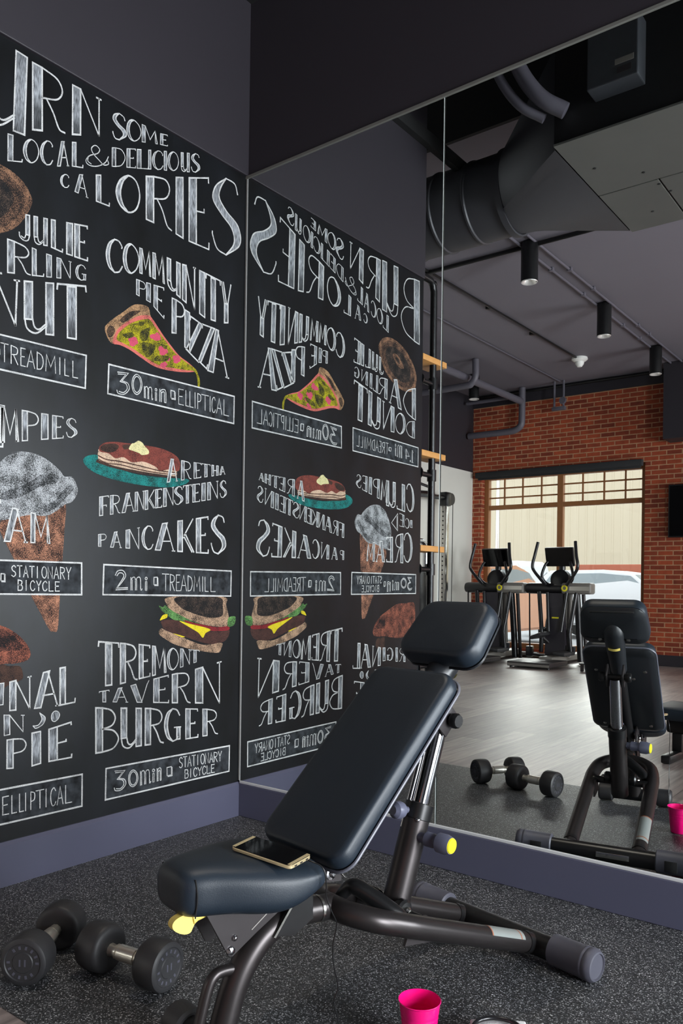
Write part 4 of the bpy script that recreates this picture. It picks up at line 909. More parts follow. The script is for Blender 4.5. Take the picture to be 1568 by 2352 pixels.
CHALK_ART={
'donut_drawing':[('tan',[(-1065,2369),(-1073,2412),(-1102,2442),(-1154,2462),(-1229,2463),(-1321,2438),(-1407,2380),(-1452,2318),(-1458,2267),(-1430,2217),(-1373,2195),(-1304,2192),(-1212,2216),(-1123,2272)]),('tanlight',[(-1091,2364),(-1098,2402),(-1123,2427),(-1168,2445),(-1234,2446),(-1314,2424),(-1388,2374),(-1427,2320),(-1432,2275),(-1408,2232),(-1359,2213),(-1298,2210),(-1219,2231),(-1142,2280)]),('dark',[(-1133,2356),(-1138,2385),(-1157,2404),(-1191,2418),(-1241,2418),(-1302,2402),(-1358,2364),(-1388,2322),(-1392,2289),(-1374,2256),(-1336,2242),(-1290,2239),(-1230,2255),(-1171,2292)]),('tan',[(-1204,2370),(-1226,2387),(-1263,2378),(-1300,2349),(-1319,2322),(-1287,2313),(-1246,2329)]),('dark',[(-1231,2361),(-1249,2370),(-1272,2355),(-1277,2338),(-1254,2341)])],
'pizza_drawing':[('crust',[(-754,2019),(-745,2037),(-708,2073),(-669,2106),(-630,2140),(-598,2155),(-553,2158),(-540,2132),(-543,2114),(-605,2102),(-653,2068),(-691,2025),(-706,1996),(-714,1971),(-733,1976),(-748,1998)]),('pink',[(-717,1972),(-705,2015),(-684,2043),(-645,2076),(-597,2109),(-548,2124),(-527,2115),(-501,2091),(-466,2059),(-426,2028),(-385,2000),(-334,1982),(-295,1962),(-306,1950),(-370,1935),(-450,1926),(-515,1927),(-578,1945),(-635,1964),(-682,1972)]),('cheese',[(-698,1988),(-693,2013),(-668,2041),(-629,2073),(-580,2099),(-543,2109),(-518,2090),(-483,2062),(-443,2031),(-398,2000),(-344,1980),(-299,1966),(-282,1949),(-270,1919),(-271,1885),(-280,1887),(-285,1923),(-301,1952),(-352,1948),(-433,1940),(-494,1937),(-553,1950),(-611,1970),(-667,1983)]),('pepper',[(-600,2008),(-597,2000),(-606,1994),(-622,1981),(-639,1984),(-638,1994),(-645,2000),(-641,2014),(-623,2021),(-607,2020),(-603,2014)]),('pepper',[(-524,1994),(-523,1987),(-539,1980),(-551,1969),(-559,1974),(-570,1979),(-576,1985),(-562,1999),(-552,2004),(-541,2003),(-528,1999)]),('pepper',[(-486,2054),(-484,2043),(-502,2034),(-515,2032),(-523,2035),(-535,2036),(-541,2045),(-526,2055),(-515,2058),(-504,2068),(-490,2062)]),('pepper',[(-448,2007),(-446,1999),(-454,1993),(-472,1980),(-489,1983),(-489,1993),(-496,1999),(-492,2013),(-473,2020),(-456,2020),(-452,2013)]),('pepper',[(-380,1987),(-378,1980),(-385,1975),(-401,1964),(-416,1966),(-415,1975),(-421,1980),(-418,1992),(-401,1998),(-387,1998),(-383,1992)]),('pepper',[(-448,1948),(-458,1938),(-462,1933),(-473,1931),(-480,1934),(-490,1934),(-483,1944),(-482,1948),(-473,1951),(-463,1958),(-452,1954)]),('pepper',[(-433,1975),(-432,1971),(-436,1969),(-444,1963),(-451,1964),(-451,1968),(-454,1971),(-452,1977),(-444,1980),(-437,1980),(-435,1977)]),('cheesedark',[(-668,2018),(-628,2035),(-620,2021),(-652,2006)]),('cheesedark',[(-588,2045),(-539,2078),(-554,2027),(-579,2014)]),('cheesedark',[(-579,2008),(-512,2010),(-537,1964),(-562,1958)]),('cheesedark',[(-503,1972),(-443,1986),(-451,1964),(-511,1950)]),('cheesedark',[(-487,2024),(-452,2025),(-460,2009)]),('cheesedark',[(-621,2070),(-572,2093),(-580,2074)]),('crustdark',[(-745,2011),(-734,2034),(-715,2035),(-707,2021),(-722,1995),(-737,1991)]),('crustdark',[(-684,2072),(-638,2114),(-589,2131),(-621,2102),(-668,2064)])],
'pancake_drawing':[('teal',[(-841,1498),(-834,1516),(-807,1528),(-774,1530),(-736,1505),(-611,1481),(-460,1482),(-330,1490),(-348,1466),(-442,1444),(-561,1439),(-689,1445),(-773,1459),(-817,1476)]),('darkbrown',[(-785,1506),(-767,1517),(-690,1498),(-562,1492),(-443,1491),(-390,1499),(-398,1490),(-460,1485),(-570,1485),(-690,1490),(-766,1500)]),('cream',[(-776,1545),(-767,1555),(-691,1546),(-571,1542),(-443,1539),(-380,1550),(-390,1521),(-394,1497),(-443,1494),(-562,1494),(-690,1499),(-766,1511),(-777,1527)]),('brown',[(-773,1560),(-760,1575),(-738,1586),(-692,1594),(-629,1597),(-547,1601),(-462,1598),(-395,1580),(-373,1551),(-383,1518),(-434,1519),(-478,1507),(-504,1522),(-562,1534),(-620,1525),(-660,1539),(-698,1530),(-729,1544),(-767,1546)]),('brownline',[(-774,1532),(-737,1522),(-675,1523),(-579,1517),(-478,1510),(-399,1512),(-399,1508),(-482,1506),(-580,1513),(-676,1518),(-738,1518),(-774,1527)]),('brownline',[(-772,1518),(-736,1508),(-675,1510),(-578,1502),(-478,1500),(-398,1503),(-398,1500),(-482,1496),(-580,1498),(-676,1506),(-738,1504),(-771,1514)]),('darkbrown',[(-766,1564),(-745,1578),(-699,1586),(-682,1576),(-704,1555),(-737,1548),(-763,1553)]),('darkbrown',[(-664,1586),(-621,1594),(-628,1581),(-656,1570)]),('butter',[(-635,1575),(-622,1597),(-609,1602),(-590,1614),(-570,1609),(-559,1598),(-538,1582),(-540,1568),(-571,1560),(-584,1565),(-612,1570)])],
'ice_cream_drawing':[('cone',[(-1158,1261),(-1128,1276),(-1053,1285),(-995,1286),(-955,1303),(-913,1336),(-916,1238),(-923,1125),(-931,994),(-938,879),(-955,869),(-972,877),(-1009,938),(-1045,998),(-1094,1093),(-1139,1172),(-1164,1222)]),('grey',[(-1212,1344),(-1203,1391),(-1180,1437),(-1144,1478),(-1096,1500),(-1131,1492),(-1088,1502),(-1031,1500),(-978,1480),(-937,1452),(-919,1434),(-888,1436),(-867,1408),(-864,1377),(-887,1344),(-913,1333),(-955,1302),(-994,1284),(-1053,1283),(-1103,1271),(-1164,1257),(-1190,1273)]),('greydark',[(-1160,1348),(-1117,1370),(-1068,1392),(-1016,1427),(-977,1438),(-943,1430),(-956,1404),(-1003,1393),(-1054,1364),(-1092,1343),(-1129,1331),(-1162,1325)]),('greydark',[(-1002,1316),(-955,1344),(-929,1377),(-895,1405),(-880,1394),(-908,1361),(-948,1320),(-988,1299)])],
'moon_pie_drawing':[('rust',[(-1469,942),(-1371,949),(-1276,943),(-1159,898),(-1122,882),(-1084,855),(-1056,824),(-1044,797),(-1048,780),(-1064,769),(-1108,763),(-1157,764),(-1321,749),(-1458,789)]),('darkrust',[(-1158,884),(-1128,871),(-1090,841),(-1078,811),(-1121,810),(-1158,815)]),('darkbrown',[(-1157,761),(-1126,756),(-1086,753),(-1073,729),(-1076,706),(-1119,692),(-1156,685)])],
'burger_drawing':[('bun',[(-416,992),(-118,992),(-96,954),(-80,902),(-86,863),(-150,860),(-248,876),(-342,904),(-406,936),(-433,960)]),('dark',[(-380,991),(-143,990),(-117,947),(-121,907),(-191,901),(-287,921),(-362,950)]),('green',[(-475,957),(-455,950),(-440,957),(-404,934),(-315,897),(-248,876),(-314,885),(-388,895),(-424,913),(-441,924),(-457,934)]),('green',[(-80,898),(-38,901),(-46,865),(-84,859)]),('patty',[(-454,897),(-360,891),(-258,856),(-89,850),(-82,813),(-119,790),(-198,787),(-313,817),(-431,854),(-458,876)]),('tomato',[(-342,894),(-248,874),(-150,858),(-83,860),(-85,842),(-195,845),(-296,873)]),('cheeseyellow',[(-365,891),(-305,877),(-192,851),(-217,834),(-233,815),(-259,838),(-305,861)]),('cheeseyellow',[(-469,897),(-454,917),(-431,921),(-432,907),(-454,900)]),('cheeseyellow',[(-422,842),(-387,838),(-334,823),(-377,824)]),('bun',[(-473,843),(-462,863),(-431,852),(-341,819),(-228,784),(-123,788),(-123,763),(-148,745),(-265,763),(-377,790),(-444,821)])]}


chalkboard = thing('chalkboard', 'tall black chalkboard covered in white and coloured hand-drawn food lettering, left of the mirror', 'chalkboard', (0, 0, 0))
bm = bmesh.new(); box(bm, (0.0002, -1.524, 0.153), (0.0012, -0.001, 2.904)); mesh_obj('board', bm, M['board'], chalkboard, False)

class Chalk:
    """flat chalk marks on the board plane; (y, z) in metres"""
    def __init__(s): s.bm = bmesh.new(); s.uv = s.bm.loops.layers.uv.new('UVMap'); s.lo = 0.0; s.hi = 1.0; s.u = 0.5
    def setuv(s, f):
        for l in f.loops: l[s.uv].uv = (s.u, (l.vert.co.z-s.lo)/max(1e-4, s.hi-s.lo))
    def poly(s, pts, mi, x):
        vs = [s.bm.verts.new((x, p[0], p[1])) for p in pts]
        if len(vs) < 3: return
        if len(vs) == 3:
            f = s.bm.faces.new(vs); f.material_index = mi; s.setuv(f); return
        if len(vs) == 4:
            f = s.bm.faces.new(vs); f.material_index = mi; s.setuv(f); return
        es = [s.bm.edges.new((vs[i], vs[(i+1) % len(vs)])) for i in range(len(vs))]
        r = bmesh.ops.triangle_fill(s.bm, edges=es, use_beauty=True)
        for g in r['geom']:
            if isinstance(g, bmesh.types.BMFace): g.material_index = mi; s.setuv(g)
    def line(s, pts, w, mi, x, closed=False):
        P = [Vector((p[0], p[1])) for p in pts]
        Q = [P[0]]
        for p in P[1:]:
            if (p-Q[-1]).length > 1e-5: Q.append(p)
        P = Q; n = len(P)
        if n < 2: return
        L_, R_ = [], []
        for i in range(n):
            a = P[i-1] if (i > 0 or closed) else P[0]; b = P[(i+1) % n] if (i < n-1 or closed) else P[-1]
            d1 = (P[i]-a); d2 = (b-P[i])
            if d1.length < 1e-7: d1 = d2
            if d2.length < 1e-7: d2 = d1
            d1.normalize(); d2.normalize(); t = (d1+d2)
            if t.length < 1e-4: t = d1.copy()
            t.normalize(); nr = Vector((-t.y, t.x)); k = 1.0/max(0.55, nr.dot(Vector((-d1.y, d1.x))))
            ww = w*0.5*k*(0.88+0.24*random.random())
            if not closed and i in (0, n-1):
                e = t*(w*0.35*(-1 if i == 0 else 1)); L_.append(P[i]+nr*ww+e); R_.append(P[i]-nr*ww+e)
            else: L_.append(P[i]+nr*ww); R_.append(P[i]-nr*ww)
        vl = [s.bm.verts.new((x, p.x, p.y)) for p in L_]; vr = [s.bm.verts.new((x, p.x, p.y)) for p in R_]
        for i in range(n if closed else n-1):
            j = (i+1) % n
            f = s.bm.faces.new((vr[i], vr[j], vl[j], vl[i])); f.material_index = mi
    def done(s, name, mats, parent):
        for f in s.bm.faces:
            f.normal_update()
            if f.normal.x < 0: f.normal_flip()
        me = bpy.data.meshes.new(name); s.bm.to_mesh(me); s.bm.free()
        for m in mats: me.materials.append(m)
        o = bpy.data.objects.new(name, me); C.objects.link(o); o.parent = parent
        return o

def cr(pts, closed=False): return [tuple(p)[:2] for p in catmull([Vector((a, b, 0)) for a, b in pts], 7, closed)]
# glyphs: B = shaded stem (x0,y0)->(x1,y1) of width w, L = straight chalk stroke, S = curved stroke, K = shaded crescent between two curves
OV = [(0.5, 1), (0.85, 0.85), (1.0, 0.5), (0.85, 0.15), (0.5, 0), (0.15, 0.15), (0.0, 0.5), (0.15, 0.85)]
KC = ('K', [(0.5, 1), (0.16, 0.85), (0.0, 0.5), (0.16, 0.15), (0.5, 0)], [(0.5, 1), (0.28, 0.82), (0.18, 0.5), (0.28, 0.18), (0.5, 0)])
G = {
 'A': [('B', .16, 0, .5, 1, .24), ('L', [(.55, 1), (.93, 0)]), ('L', [(.36, .34), (.79, .34)]), ('L', [(.86, 0), (1, 0)])],
 'B': [('B', .15, 0, .15, 1, .28), ('S', [(.29, 1), (.66, .95), (.84, .78), (.70, .60), (.3, .52)]), ('S', [(.3, .52), (.76, .47), (.98, .27), (.76, .06), (.29, 0)])],
 'C': [KC, ('S', [(.5, 1), (.76, .96), (.94, .82), (.93, .76)]), ('S', [(.5, 0), (.78, .05), (.97, .22)])],
 'D': [('B', .15, 0, .15, 1, .26), ('S', [(.28, 1), (.72, .9), (.98, .5), (.72, .1), (.28, 0)])],
 'E': [('B', .2, 0, .2, 1, .34), ('L', [(.37, 1), (.95, 1), (.96, .93)]), ('L', [(.37, .5), (.74, .5), (.74, .55)]), ('L', [(.37, 0), (.97, 0), (.98, .09)])],
 'F': [('B', .2, 0, .2, 1, .34), ('L', [(.37, 1), (.97, 1), (.98, .92)]), ('L', [(.37, .52), (.74, .52), (.75, .44)])],
 'G': [KC, ('S', [(.5, 1), (.76, .96), (.93, .80)]), ('S', [(.5, 0), (.7, .03), (.82, .12)]), ('B', .86, .04, .86, .42, .2), ('L', [(.6, .42), (1, .42)])],
 'H': [('B', .17, 0, .17, 1, .28), ('B', .83, 0, .83, 1, .28), ('L', [(.31, .5), (.69, .5)])],
 'I': [('B', .5, 0, .5, 1, .92)],
 'J': [('B', .72, .25, .72, 1, .3), ('S', [(.86, .27), (.74, .06), (.42, 0), (.1, .1), (.04, .27)]), ('S', [(.58, .27), (.45, .1), (.2, .14)])],
 'K': [('B', .15, 0, .15, 1, .27), ('L', [(.29, .42), (.92, 1)]), ('L', [(.45, .57), (.97, 0)]), ('L', [(.36, .50), (.86, 0)])],
 'L': [('B', .18, 0, .18, 1, .33), ('L', [(.34, 0), (.97, 0), (.99, .1)])],
 'M': [('B', .11, 0, .11, 1, .2), ('L', [(.21, 1), (.52, .22), (.84, 1)]), ('L', [(.84, 1), (.86, 0)]), ('L', [(.84, 1), (.98, 0), (.86, 0)])],
 'N': [('B', .15, 0, .15, 1, .27), ('L', [(.28, 1), (.93, 0)]), ('L', [(.93, 0), (.93, 1)]), ('L', [(.84, 1), (1, 1)])],
 'O': [('SC', OV), KC],
 'P': [('B', .16, 0, .16, 1, .3), ('S', [(.31, 1), (.78, .94), (.95, .75), (.78, .56), (.31, .5)])],
 'R': [('B', .16, 0, .16, 1, .28), ('S', [(.3, 1), (.76, .94), (.92, .76), (.76, .58), (.3, .52)]), ('S', [(.45, .51), (.64, .32), (.82, .06), (1, .0)])],
 'S': [('S', [(.9, .80), (.8, .93), (.5, 1)]), ('K', [(.5, 1), (.16, .90), (.06, .72), (.34, .53), (.70, .36), (.78, .18), (.5, 0)], [(.5, 1), (.32, .88), (.27, .74), (.52, .57), (.92, .40), (.98, .18), (.5, 0)]), ('S', [(.5, 0), (.2, .05), (.05, .22), (.04, .27)])],
 'T': [('B', .5, 0, .5, .97, .3), ('L', [(0, .90), (.02, 1), (.98, 1), (1, .90)])],
 'U': [('B', .14, .26, .14, 1, .26), ('S', [(.01, .28), (.1, .07), (.4, 0), (.74, .16)]), ('S', [(.27, .28), (.34, .12), (.5, .08), (.74, .2)]), ('B', .86, 0, .86, 1, .26)],
 'V': [('B', .5, 0, .16, 1, .26), ('L', [(.6, 0), (.9, .85), (1, 1)])],
 'Y': [('B', .5, 0, .5, .48, .36), ('L', [(.33, .48), (.04, 1)]), ('L', [(.66, .48), (.97, 1)]), ('L', [(.5, .5), (.22, 1)])],
 'Z': [('L', [(.02, .9), (.02, 1), (.98, 1)]), ('B', .14, 0, .84, 1, .26), ('L', [(.02, 0), (.98, 0), (1, .1)])],
 '&': [('S', [(1, .5), (.86, .2), (.55, .02), (.2, .05), (.04, .25), (.2, .5), (.52, .62), (.62, .82), (.45, 1), (.28, .86), (.34, .62), (.6, .3), (.8, .08), (1, .12), (.97, .3)]), ('S', [(.14, .42), (.12, .25), (.26, .12)])],
 '<': [('L', [(0, 0), (0, 1), (1, .45), (0, 0)]), ('L', [(.12, .15), (.12, .82)])],
 ')': [('K', [(.55, 1), (1, .6), (.8, .15), (.25, 0), (0, .2)], [(.55, 1), (.72, .55), (.5, .22), (.25, .16), (0, .2)])],
 'o': [('SC', OV), ('F', OV)],
}
MONO = {
 'A': [('L', [(.02, 0), (.5, 1), (.98, 0)]), ('L', [(.2, .35), (.8, .35)])], 'B': [('L', [(.08, 0), (.08, 1)]), ('S', [(.08, 1), (.8, .9), (.75, .58), (.08, .52)]), ('S', [(.08, .52), (.9, .45), (.85, .06), (.08, 0)])],
 'C': [('S', [(.92, .82), (.6, 1), (.15, .8), (.05, .4), (.3, .04), (.7, .02), (.95, .2)])], 'D': [('L', [(.08, 0), (.08, 1)]), ('S', [(.08, 1), (.75, .85), (.95, .45), (.65, .08), (.08, 0)])],
 'E': [('L', [(.92, 1), (.1, 1), (.1, 0), (.95, 0)]), ('L', [(.1, .52), (.75, .54)])], 'I': [('L', [(.5, 0), (.5, 1)])], 'L': [('L', [(.1, 1), (.1, 0), (.95, 0)])],
 'M': [('L', [(.04, 0), (.12, 1), (.5, .3), (.88, 1), (.96, 0)])], 'N': [('L', [(.06, 0), (.06, 1), (.94, 0), (.94, 1)])], 'O': [('SC', OV)], 'P': [('L', [(.1, 0), (.1, 1)]), ('S', [(.1, 1), (.85, .9), (.8, .55), (.1, .45)])],
 'R': [('L', [(.1, 0), (.1, 1)]), ('S', [(.1, 1), (.85, .9), (.8, .58), (.1, .5)]), ('L', [(.4, .5), (.95, 0)])], 'S': [('S', [(.9, .85), (.55, 1), (.12, .82), (.3, .56), (.75, .42), (.9, .18), (.5, 0), (.08, .12)])],
 'T': [('L', [(.5, 0), (.5, 1)]), ('L', [(0, 1), (1, 1)])], 'Y': [('L', [(.5, 0), (.5, .48)]), ('L', [(.02, 1), (.5, .48), (.98, 1)])],
 '3': [('L', [(.1, .98), (.9, 1), (.42, .62)]), ('S', [(.42, .62), (.85, .52), (.95, .25), (.6, .02), (.15, .06), (.05, .2)]), ('L', [(.14, .9), (.7, .92), (.28, .58)]), ('S', [(.28, .58), (.7, .5), (.8, .27), (.55, .1), (.2, .14)])],
 '0': [('SC', OV), ('SC', [(.5+(a-.5)*.74, .5+(b-.5)*.8) for a, b in OV])], '2': [('S', [(.05, .75), (.25, .97), (.65, .98), (.85, .72), (.55, .38), (.05, 0)]), ('S', [(.18, .72), (.35, .86), (.6, .84), (.7, .68), (.4, .34), (.05, 0)]), ('L', [(.05, 0), (1, .02)]), ('L', [(.2, .09), (1, .1)])],
 '1': [('L', [(.15, .8), (.5, 1), (.5, 0)]), ('L', [(.65, 1), (.65, 0)]), ('L', [(.2, 0), (.9, 0)])], '4': [('L', [(.8, .3), (0, .3), (.6, 1), (.6, 0)]), ('L', [(.72, 1), (.72, 0)])], '.': [('L', [(.3, .0), (.3, .12), (.8, .12), (.8, 0), (.3, 0)])],
 'm': [('L', [(.03, 0), (.03, 1)]), ('S', [(.03, .75), (.2, 1), (.4, .9), (.42, 0)]), ('S', [(.42, .75), (.62, 1), (.85, .9), (.88, 0)]), ('L', [(.14, 0), (.14, .8)]), ('L', [(.53, 0), (.53, .8)]), ('S', [(.88, .0), (.95, .0), (1, .1)])],
 'i': [('L', [(.25, 0), (.25, .68)]), ('L', [(.65, 0), (.65, .68)]), ('L', [(.25, .68), (.65, .68)]), ('L', [(.25, 0), (.65, 0)]), ('SC', [(.45+(a-.5)*.6, .9+(b-.5)*.2) for a, b in OV])],
 'n': [('L', [(.06, 0), (.06, 1)]), ('L', [(.26, 0), (.26, .8)]), ('S', [(.06, .8), (.4, 1), (.8, .9), (.84, 0)]), ('S', [(.26, .7), (.5, .84), (.64, .7), (.64, 0)]), ('L', [(.64, 0), (.84, 0)])],
 '#': [('L', [(.05, 0), (.05, 1), (.75, 1), (.75, 0), (.05, 0)]), ('L', [(.88, .9), (.9, -.1), (.2, -.12)])],
}
def draw_word(name, style, letters):
    ch = Chalk()
    for c, q in letters:
        TL, TR, BR, BL = [Vector((a/1000.0, b/1000.0)) for a, b in q]
        h = ((TL-BL).length+(TR-BR).length)/2
        lw = min(0.0062, max(0.0032, h*0.045)) if style == 'b' else 0.0035
        ch.lo = (BL.y+BR.y)/2; ch.hi = (TL.y+TR.y)/2; ch.u = random.random()
        def mp(p):
            x, y = p
            return (BL*(1-x)+BR*x)*(1-y)+(TL*(1-x)+TR*x)*y
        for st in (G if style == 'b' else MONO)[c]:
            k = st[0]
            if k == 'B':
                _, x0, y0, x1, y1, w = st
                qd = [mp((x0-w/2, y0)), mp((x0+w/2, y0)), mp((x1+w/2, y1)), mp((x1-w/2, y1))]
                ch.poly(qd, 1, 0.0016); ch.line(qd, lw, 0, 0.0020, True)
            elif k == 'L': ch.line([mp(p) for p in st[1]], lw, 0, 0.0022)
            elif k == 'S': ch.line([mp(p) for p in cr(st[1])], lw, 0, 0.0024)
            elif k == 'SC': ch.line([mp(p) for p in cr(st[1], True)], lw, 0, 0.0024, True)
            elif k == 'F': ch.poly([mp(p) for p in cr(st[1], True)], 1, 0.0016)
            elif k == 'K':
                a, b = [mp(p) for p in cr(st[1])], [mp(p) for p in cr(st[2])]
                n = min(len(a), len(b))
                for i in range(n-1):
                    A_, B_, C_, D_ = a[i], a[i+1], b[i+1], b[i]
                    if (A_-D_).length < 1e-5: ch.poly([A_, B_, C_], 1, 0.0016) if (B_-C_).length > 1e-5 else None
                    elif (B_-C_).length < 1e-5: ch.poly([A_, B_, D_], 1, 0.0016)
                    else: ch.poly([A_, B_, C_, D_], 1, 0.0016)
                ch.line(a, lw, 0, 0.0020); ch.line(b, lw, 0, 0.0022)
    return ch.done('lettering_'+name if style == 'b' else 'lettering_workout', [M['chalk'], M['chalkfill']], chalkboard)
for name, polys in CHALK_ART.items():
    ch = Chalk(); ms = []
    for i, (cn, pts) in enumerate(polys):
        if cn not in ms: ms.append(cn)
        P = cr([(a/1000.0, b/1000.0) for a, b in pts], True)
        x = 0.00135+0.00002*i
        ch.poly(P, ms.index(cn), x)
    ms2 = [M['chalk_'+k] for k in ms]
    o = ch.done(name, ms2, chalkboard)
for i, b in enumerate(CHALK_BOXES):
    ch = Chalk(); q = [(a/1000.0, c/1000.0) for a, c in b]
    ch.poly(q, 1, 0.00152)
    P = []
    for k in range(4):
        A_, B_ = Vector(q[k]), Vector(q[(k+1) % 4])
        for j in range(12): P.append(A_+(B_-A_)*(j/12))
    ch.line(P, 0.0062, 0, 0.0019, True)
    ch.done('workout_box', [M['chalk'], M['dust']], chalkboard)
for w in CHALK_WORDS: draw_word(*w)
# ------------------------------------------------------------------ things of the far room (seen in the mirror)
def spotlight(x, y, label, z=4.08, lamp=True, watts=26, cone=62):
    t = thing('ceiling_spotlight', label, 'ceiling light', (x, y, z), 0, 'black cylinder ceiling spotlights')
    bm = bmesh.new(); lathe(bm, [(0, 0), (0.05, 0), (0.05, -0.02), (0, -0.02)], 20); mesh_obj('canopy', bm, M['tube_black'], t)
    bm = bmesh.new(); lathe(bm, [(0, -0.012), (0.07, -0.012), (0.074, -0.02), (0.074, -0.35), (0.066, -0.352), (0.066, -0.30), (0, -0.30)], 32); mesh_obj('housing', bm, M['tube_black'], t)
    bm = bmesh.new(); lathe(bm, [(0.073, -0.351), (0.069, -0.357), (0.062, -0.354), (0.045, -0.325), (0.03, -0.305)], 32); mesh_obj('reflector', bm, M['bright_reflector'], t)
    bm = bmesh.new(); lathe(bm, [(0, -0.302), (0.034, -0.302), (0.03, -0.309), (0, -0.312)], 20); mesh_obj('bulb', bm, M['lamp'], t)
    if lamp:
        l = bpy.data.lights.new('spot_beam', 'SPOT'); l.energy = watts; l.spot_size = math.radians(cone); l.spot_blend = 0.7; l.shadow_soft_size = 0.03; l.color = (1, 0.9, 0.78)
        o = bpy.data.objects.new('spot_beam', l); C.objects.link(o); o.parent = t; o.location = (0, 0, -0.36)
spotlight(-0.44, -3.95, 'black cylinder spotlight hanging lowest, just below the round duct')
spotlight(-0.45, -5.82, 'black cylinder spotlight in the middle of the row of three')
spotlight(-0.47, -7.68, 'black cylinder spotlight of the row, nearest the brick wall')
spotlight(-2.96, -7.6, 'black cylinder spotlight below the grey pipes, near the white wall')
spotlight(0.95, -0.72, 'black cylinder spotlight over the training corner, above the frame', 4.7, True, 150, 48)

def run(name, label, cat, pts, r, m, clips=(), seg=10, smooth=0, group=None):
    t = thing(name, label, cat, pts[0], 0, group)
    p0 = Vector(pts[0])
    bm = bmesh.new(); tube(bm, [Vector(p)-p0 for p in pts], r, seg, smooth); mesh_obj('tube', bm, m, t)
    for c in clips:
        bm = bmesh.new(); cc = Vector(c)-p0
        box(bm, cc-Vector((r*1.9, r*1.9, r*1.3)), cc+Vector((r*1.9, r*1.9, r*1.6)), 0.003); mesh_obj('clip', bm, m, t)
    return t
run('conduit', 'thin conduit along the ceiling just left of the three spotlights', 'conduit', [(-0.52, -3.0, 4.062), (-0.52, -8.6, 4.062)], 0.012, M['pipe_grey'], [(-0.52, -y, 4.062) for y in (4.6, 5.4, 6.6, 7.2)])
run('conduit', 'thin conduit along the ceiling just right of the three spotlights', 'conduit', [(-0.38, -3.0, 4.062), (-0.38, -8.6, 4.062)], 0.012, M['pipe_grey'], [(-0.38, -y, 4.062) for y in (4.7, 5.3, 6.7, 7.1)])
run('conduit', 'dark conduit along the ceiling that ends at the white detector', 'conduit', [(-1.5, -2.6, 4.064), (-1.44, -7.55, 4.064)], 0.013, M['tube_black'], [(-1.49, -y, 4.064) for y in (4.0, 5.2, 6.3)])
run('conduit', 'faint thin conduit along the ceiling further left than the detector', 'conduit', [(-2.1, -2.6, 4.066), (-2.1, -8.6, 4.066)], 0.009, M['pipe_grey'])
run('conduit', 'black conduit crossing the ceiling behind the nearest spotlight', 'conduit', [(-3.0, -3.97, 4.055), (2.5, -3.97, 4.055)], 0.02, M['tube_black'])
run('conduit', 'black conduit along the top of the brick wall', 'conduit', [(-3.6, -8.80, 4.05), (2.5, -8.80, 4.05)], 0.022, M['tube_black'])
run('sprinkler_pipe', 'grey pipe running along the ceiling from above the shelves to the brick wall', 'pipe', [(-2.72, -5.2, 3.86), (-2.72, -8.62, 3.86)], 0.05, M['pipe_grey'], (), 14)
run('sprinkler_pipe', 'grey pipe dropping in front of the brick wall and bending left', 'pipe', [(-2.72, -8.66, 4.07), (-2.72, -8.66, 3.62), (-2.74, -8.66, 3.50), (-2.84, -8.66, 3.44), (-3.0, -8.66, 3.43), (-3.62, -8.66, 3.43)], 0.05, M['pipe_grey'], (), 14, 5)
run('sprinkler_pipe', 'grey pipe with an upturned elbow crossing left of the long pipe', 'pipe', [(-3.62, -6.9, 3.74), (-2.75, -6.9, 3.74), (-2.62, -6.9, 3.76), (-2.56, -6.9, 3.85), (-2.56, -6.9, 4.07)], 0.045, M['pipe_grey'], (), 14, 5)
run('sprinkler_pipe', 'thin grey pipe along the top of the brick wall left of the hanger', 'pipe', [(-3.6, -8.55, 3.92), (-2.9, -8.55, 3.92)], 0.028, M['pipe_grey'])
t = thing('pipe_hanger', 'grey trapeze pipe hanger in front of the top of the brick wall', 'pipe hanger', (-2.12, -8.62, 4.08))
for s in (-0.07, 0.07):
    bm = bmesh.new(); tube(bm, [(s, 0, 0), (s, 0, -0.42)], 0.017, 8); mesh_obj('rod', bm, M['pipe_grey'], t)
bm = bmesh.new(); box(bm, (-0.1, -0.03, -0.43), (0.1, 0.03, -0.38), 0.004); mesh_obj('cross_bar', bm, M['pipe_grey'], t)
bm = bmesh.new(); lathe(bm, [(0.0, -0.02), (0.05, -0.02), (0.055, 0), (0.05, 0.02), (0, 0.02)], 16, axis_m((0.07, 0.03, -0.3), (0, 1, 0))); mesh_obj('clamp', bm, M['pipe_grey'], t)
t = thing('ceiling_detector', 'small white detector on the dark ceiling', 'detector', (-1.43, -7.64, 4.08))
bm = bmesh.new(); lathe(bm, [(0, 0), (0.10, 0), (0.105, -0.025), (0.075, -0.05), (0.06, -0.055)], 28); mesh_obj('base_plate', bm, M['white_pl'], t)
bm = bmesh.new(); lathe(bm, [(0.06, -0.05), (0.055, -0.085), (0.03, -0.12), (0, -0.125)], 24); mesh_obj('sensor_dome', bm, M['white_pl'], t)

# round duct, its square-to-round transition and the air handler above the camera's side of the room
t = thing('round_duct', 'large round dark duct with ribs under the ceiling', 'duct', (0.33, -2.06, 3.545))
bm = bmesh.new(); prof = []
rr = 0.25
z = 0.0
while z < 3.3:
    prof += [(rr, z), (rr, z+0.225), (rr+0.008, z+0.232), (rr+0.008, z+0.243), (rr, z+0.25)]; z += 0.25
lathe(bm, prof, 48, axis_m((0, 0, 0), (-1, 0, 0))); mesh_obj('barrel', bm, M['duct'], t)
bm = bmesh.new(); lathe(bm, [(rr+0.004, -0.02), (rr+0.016, -0.02), (rr+0.016, 0.02), (rr+0.004, 0.02)], 48, axis_m((0, 0, 0), (-1, 0, 0))); mesh_obj('joint_band', bm, M['duct'], t)
bm = bmesh.new()   # transition: circle -> rectangle
n = 48; ring = []; rect = []
y0, y1, z0, z1 = 0.66, -0.53, -0.195, 0.36
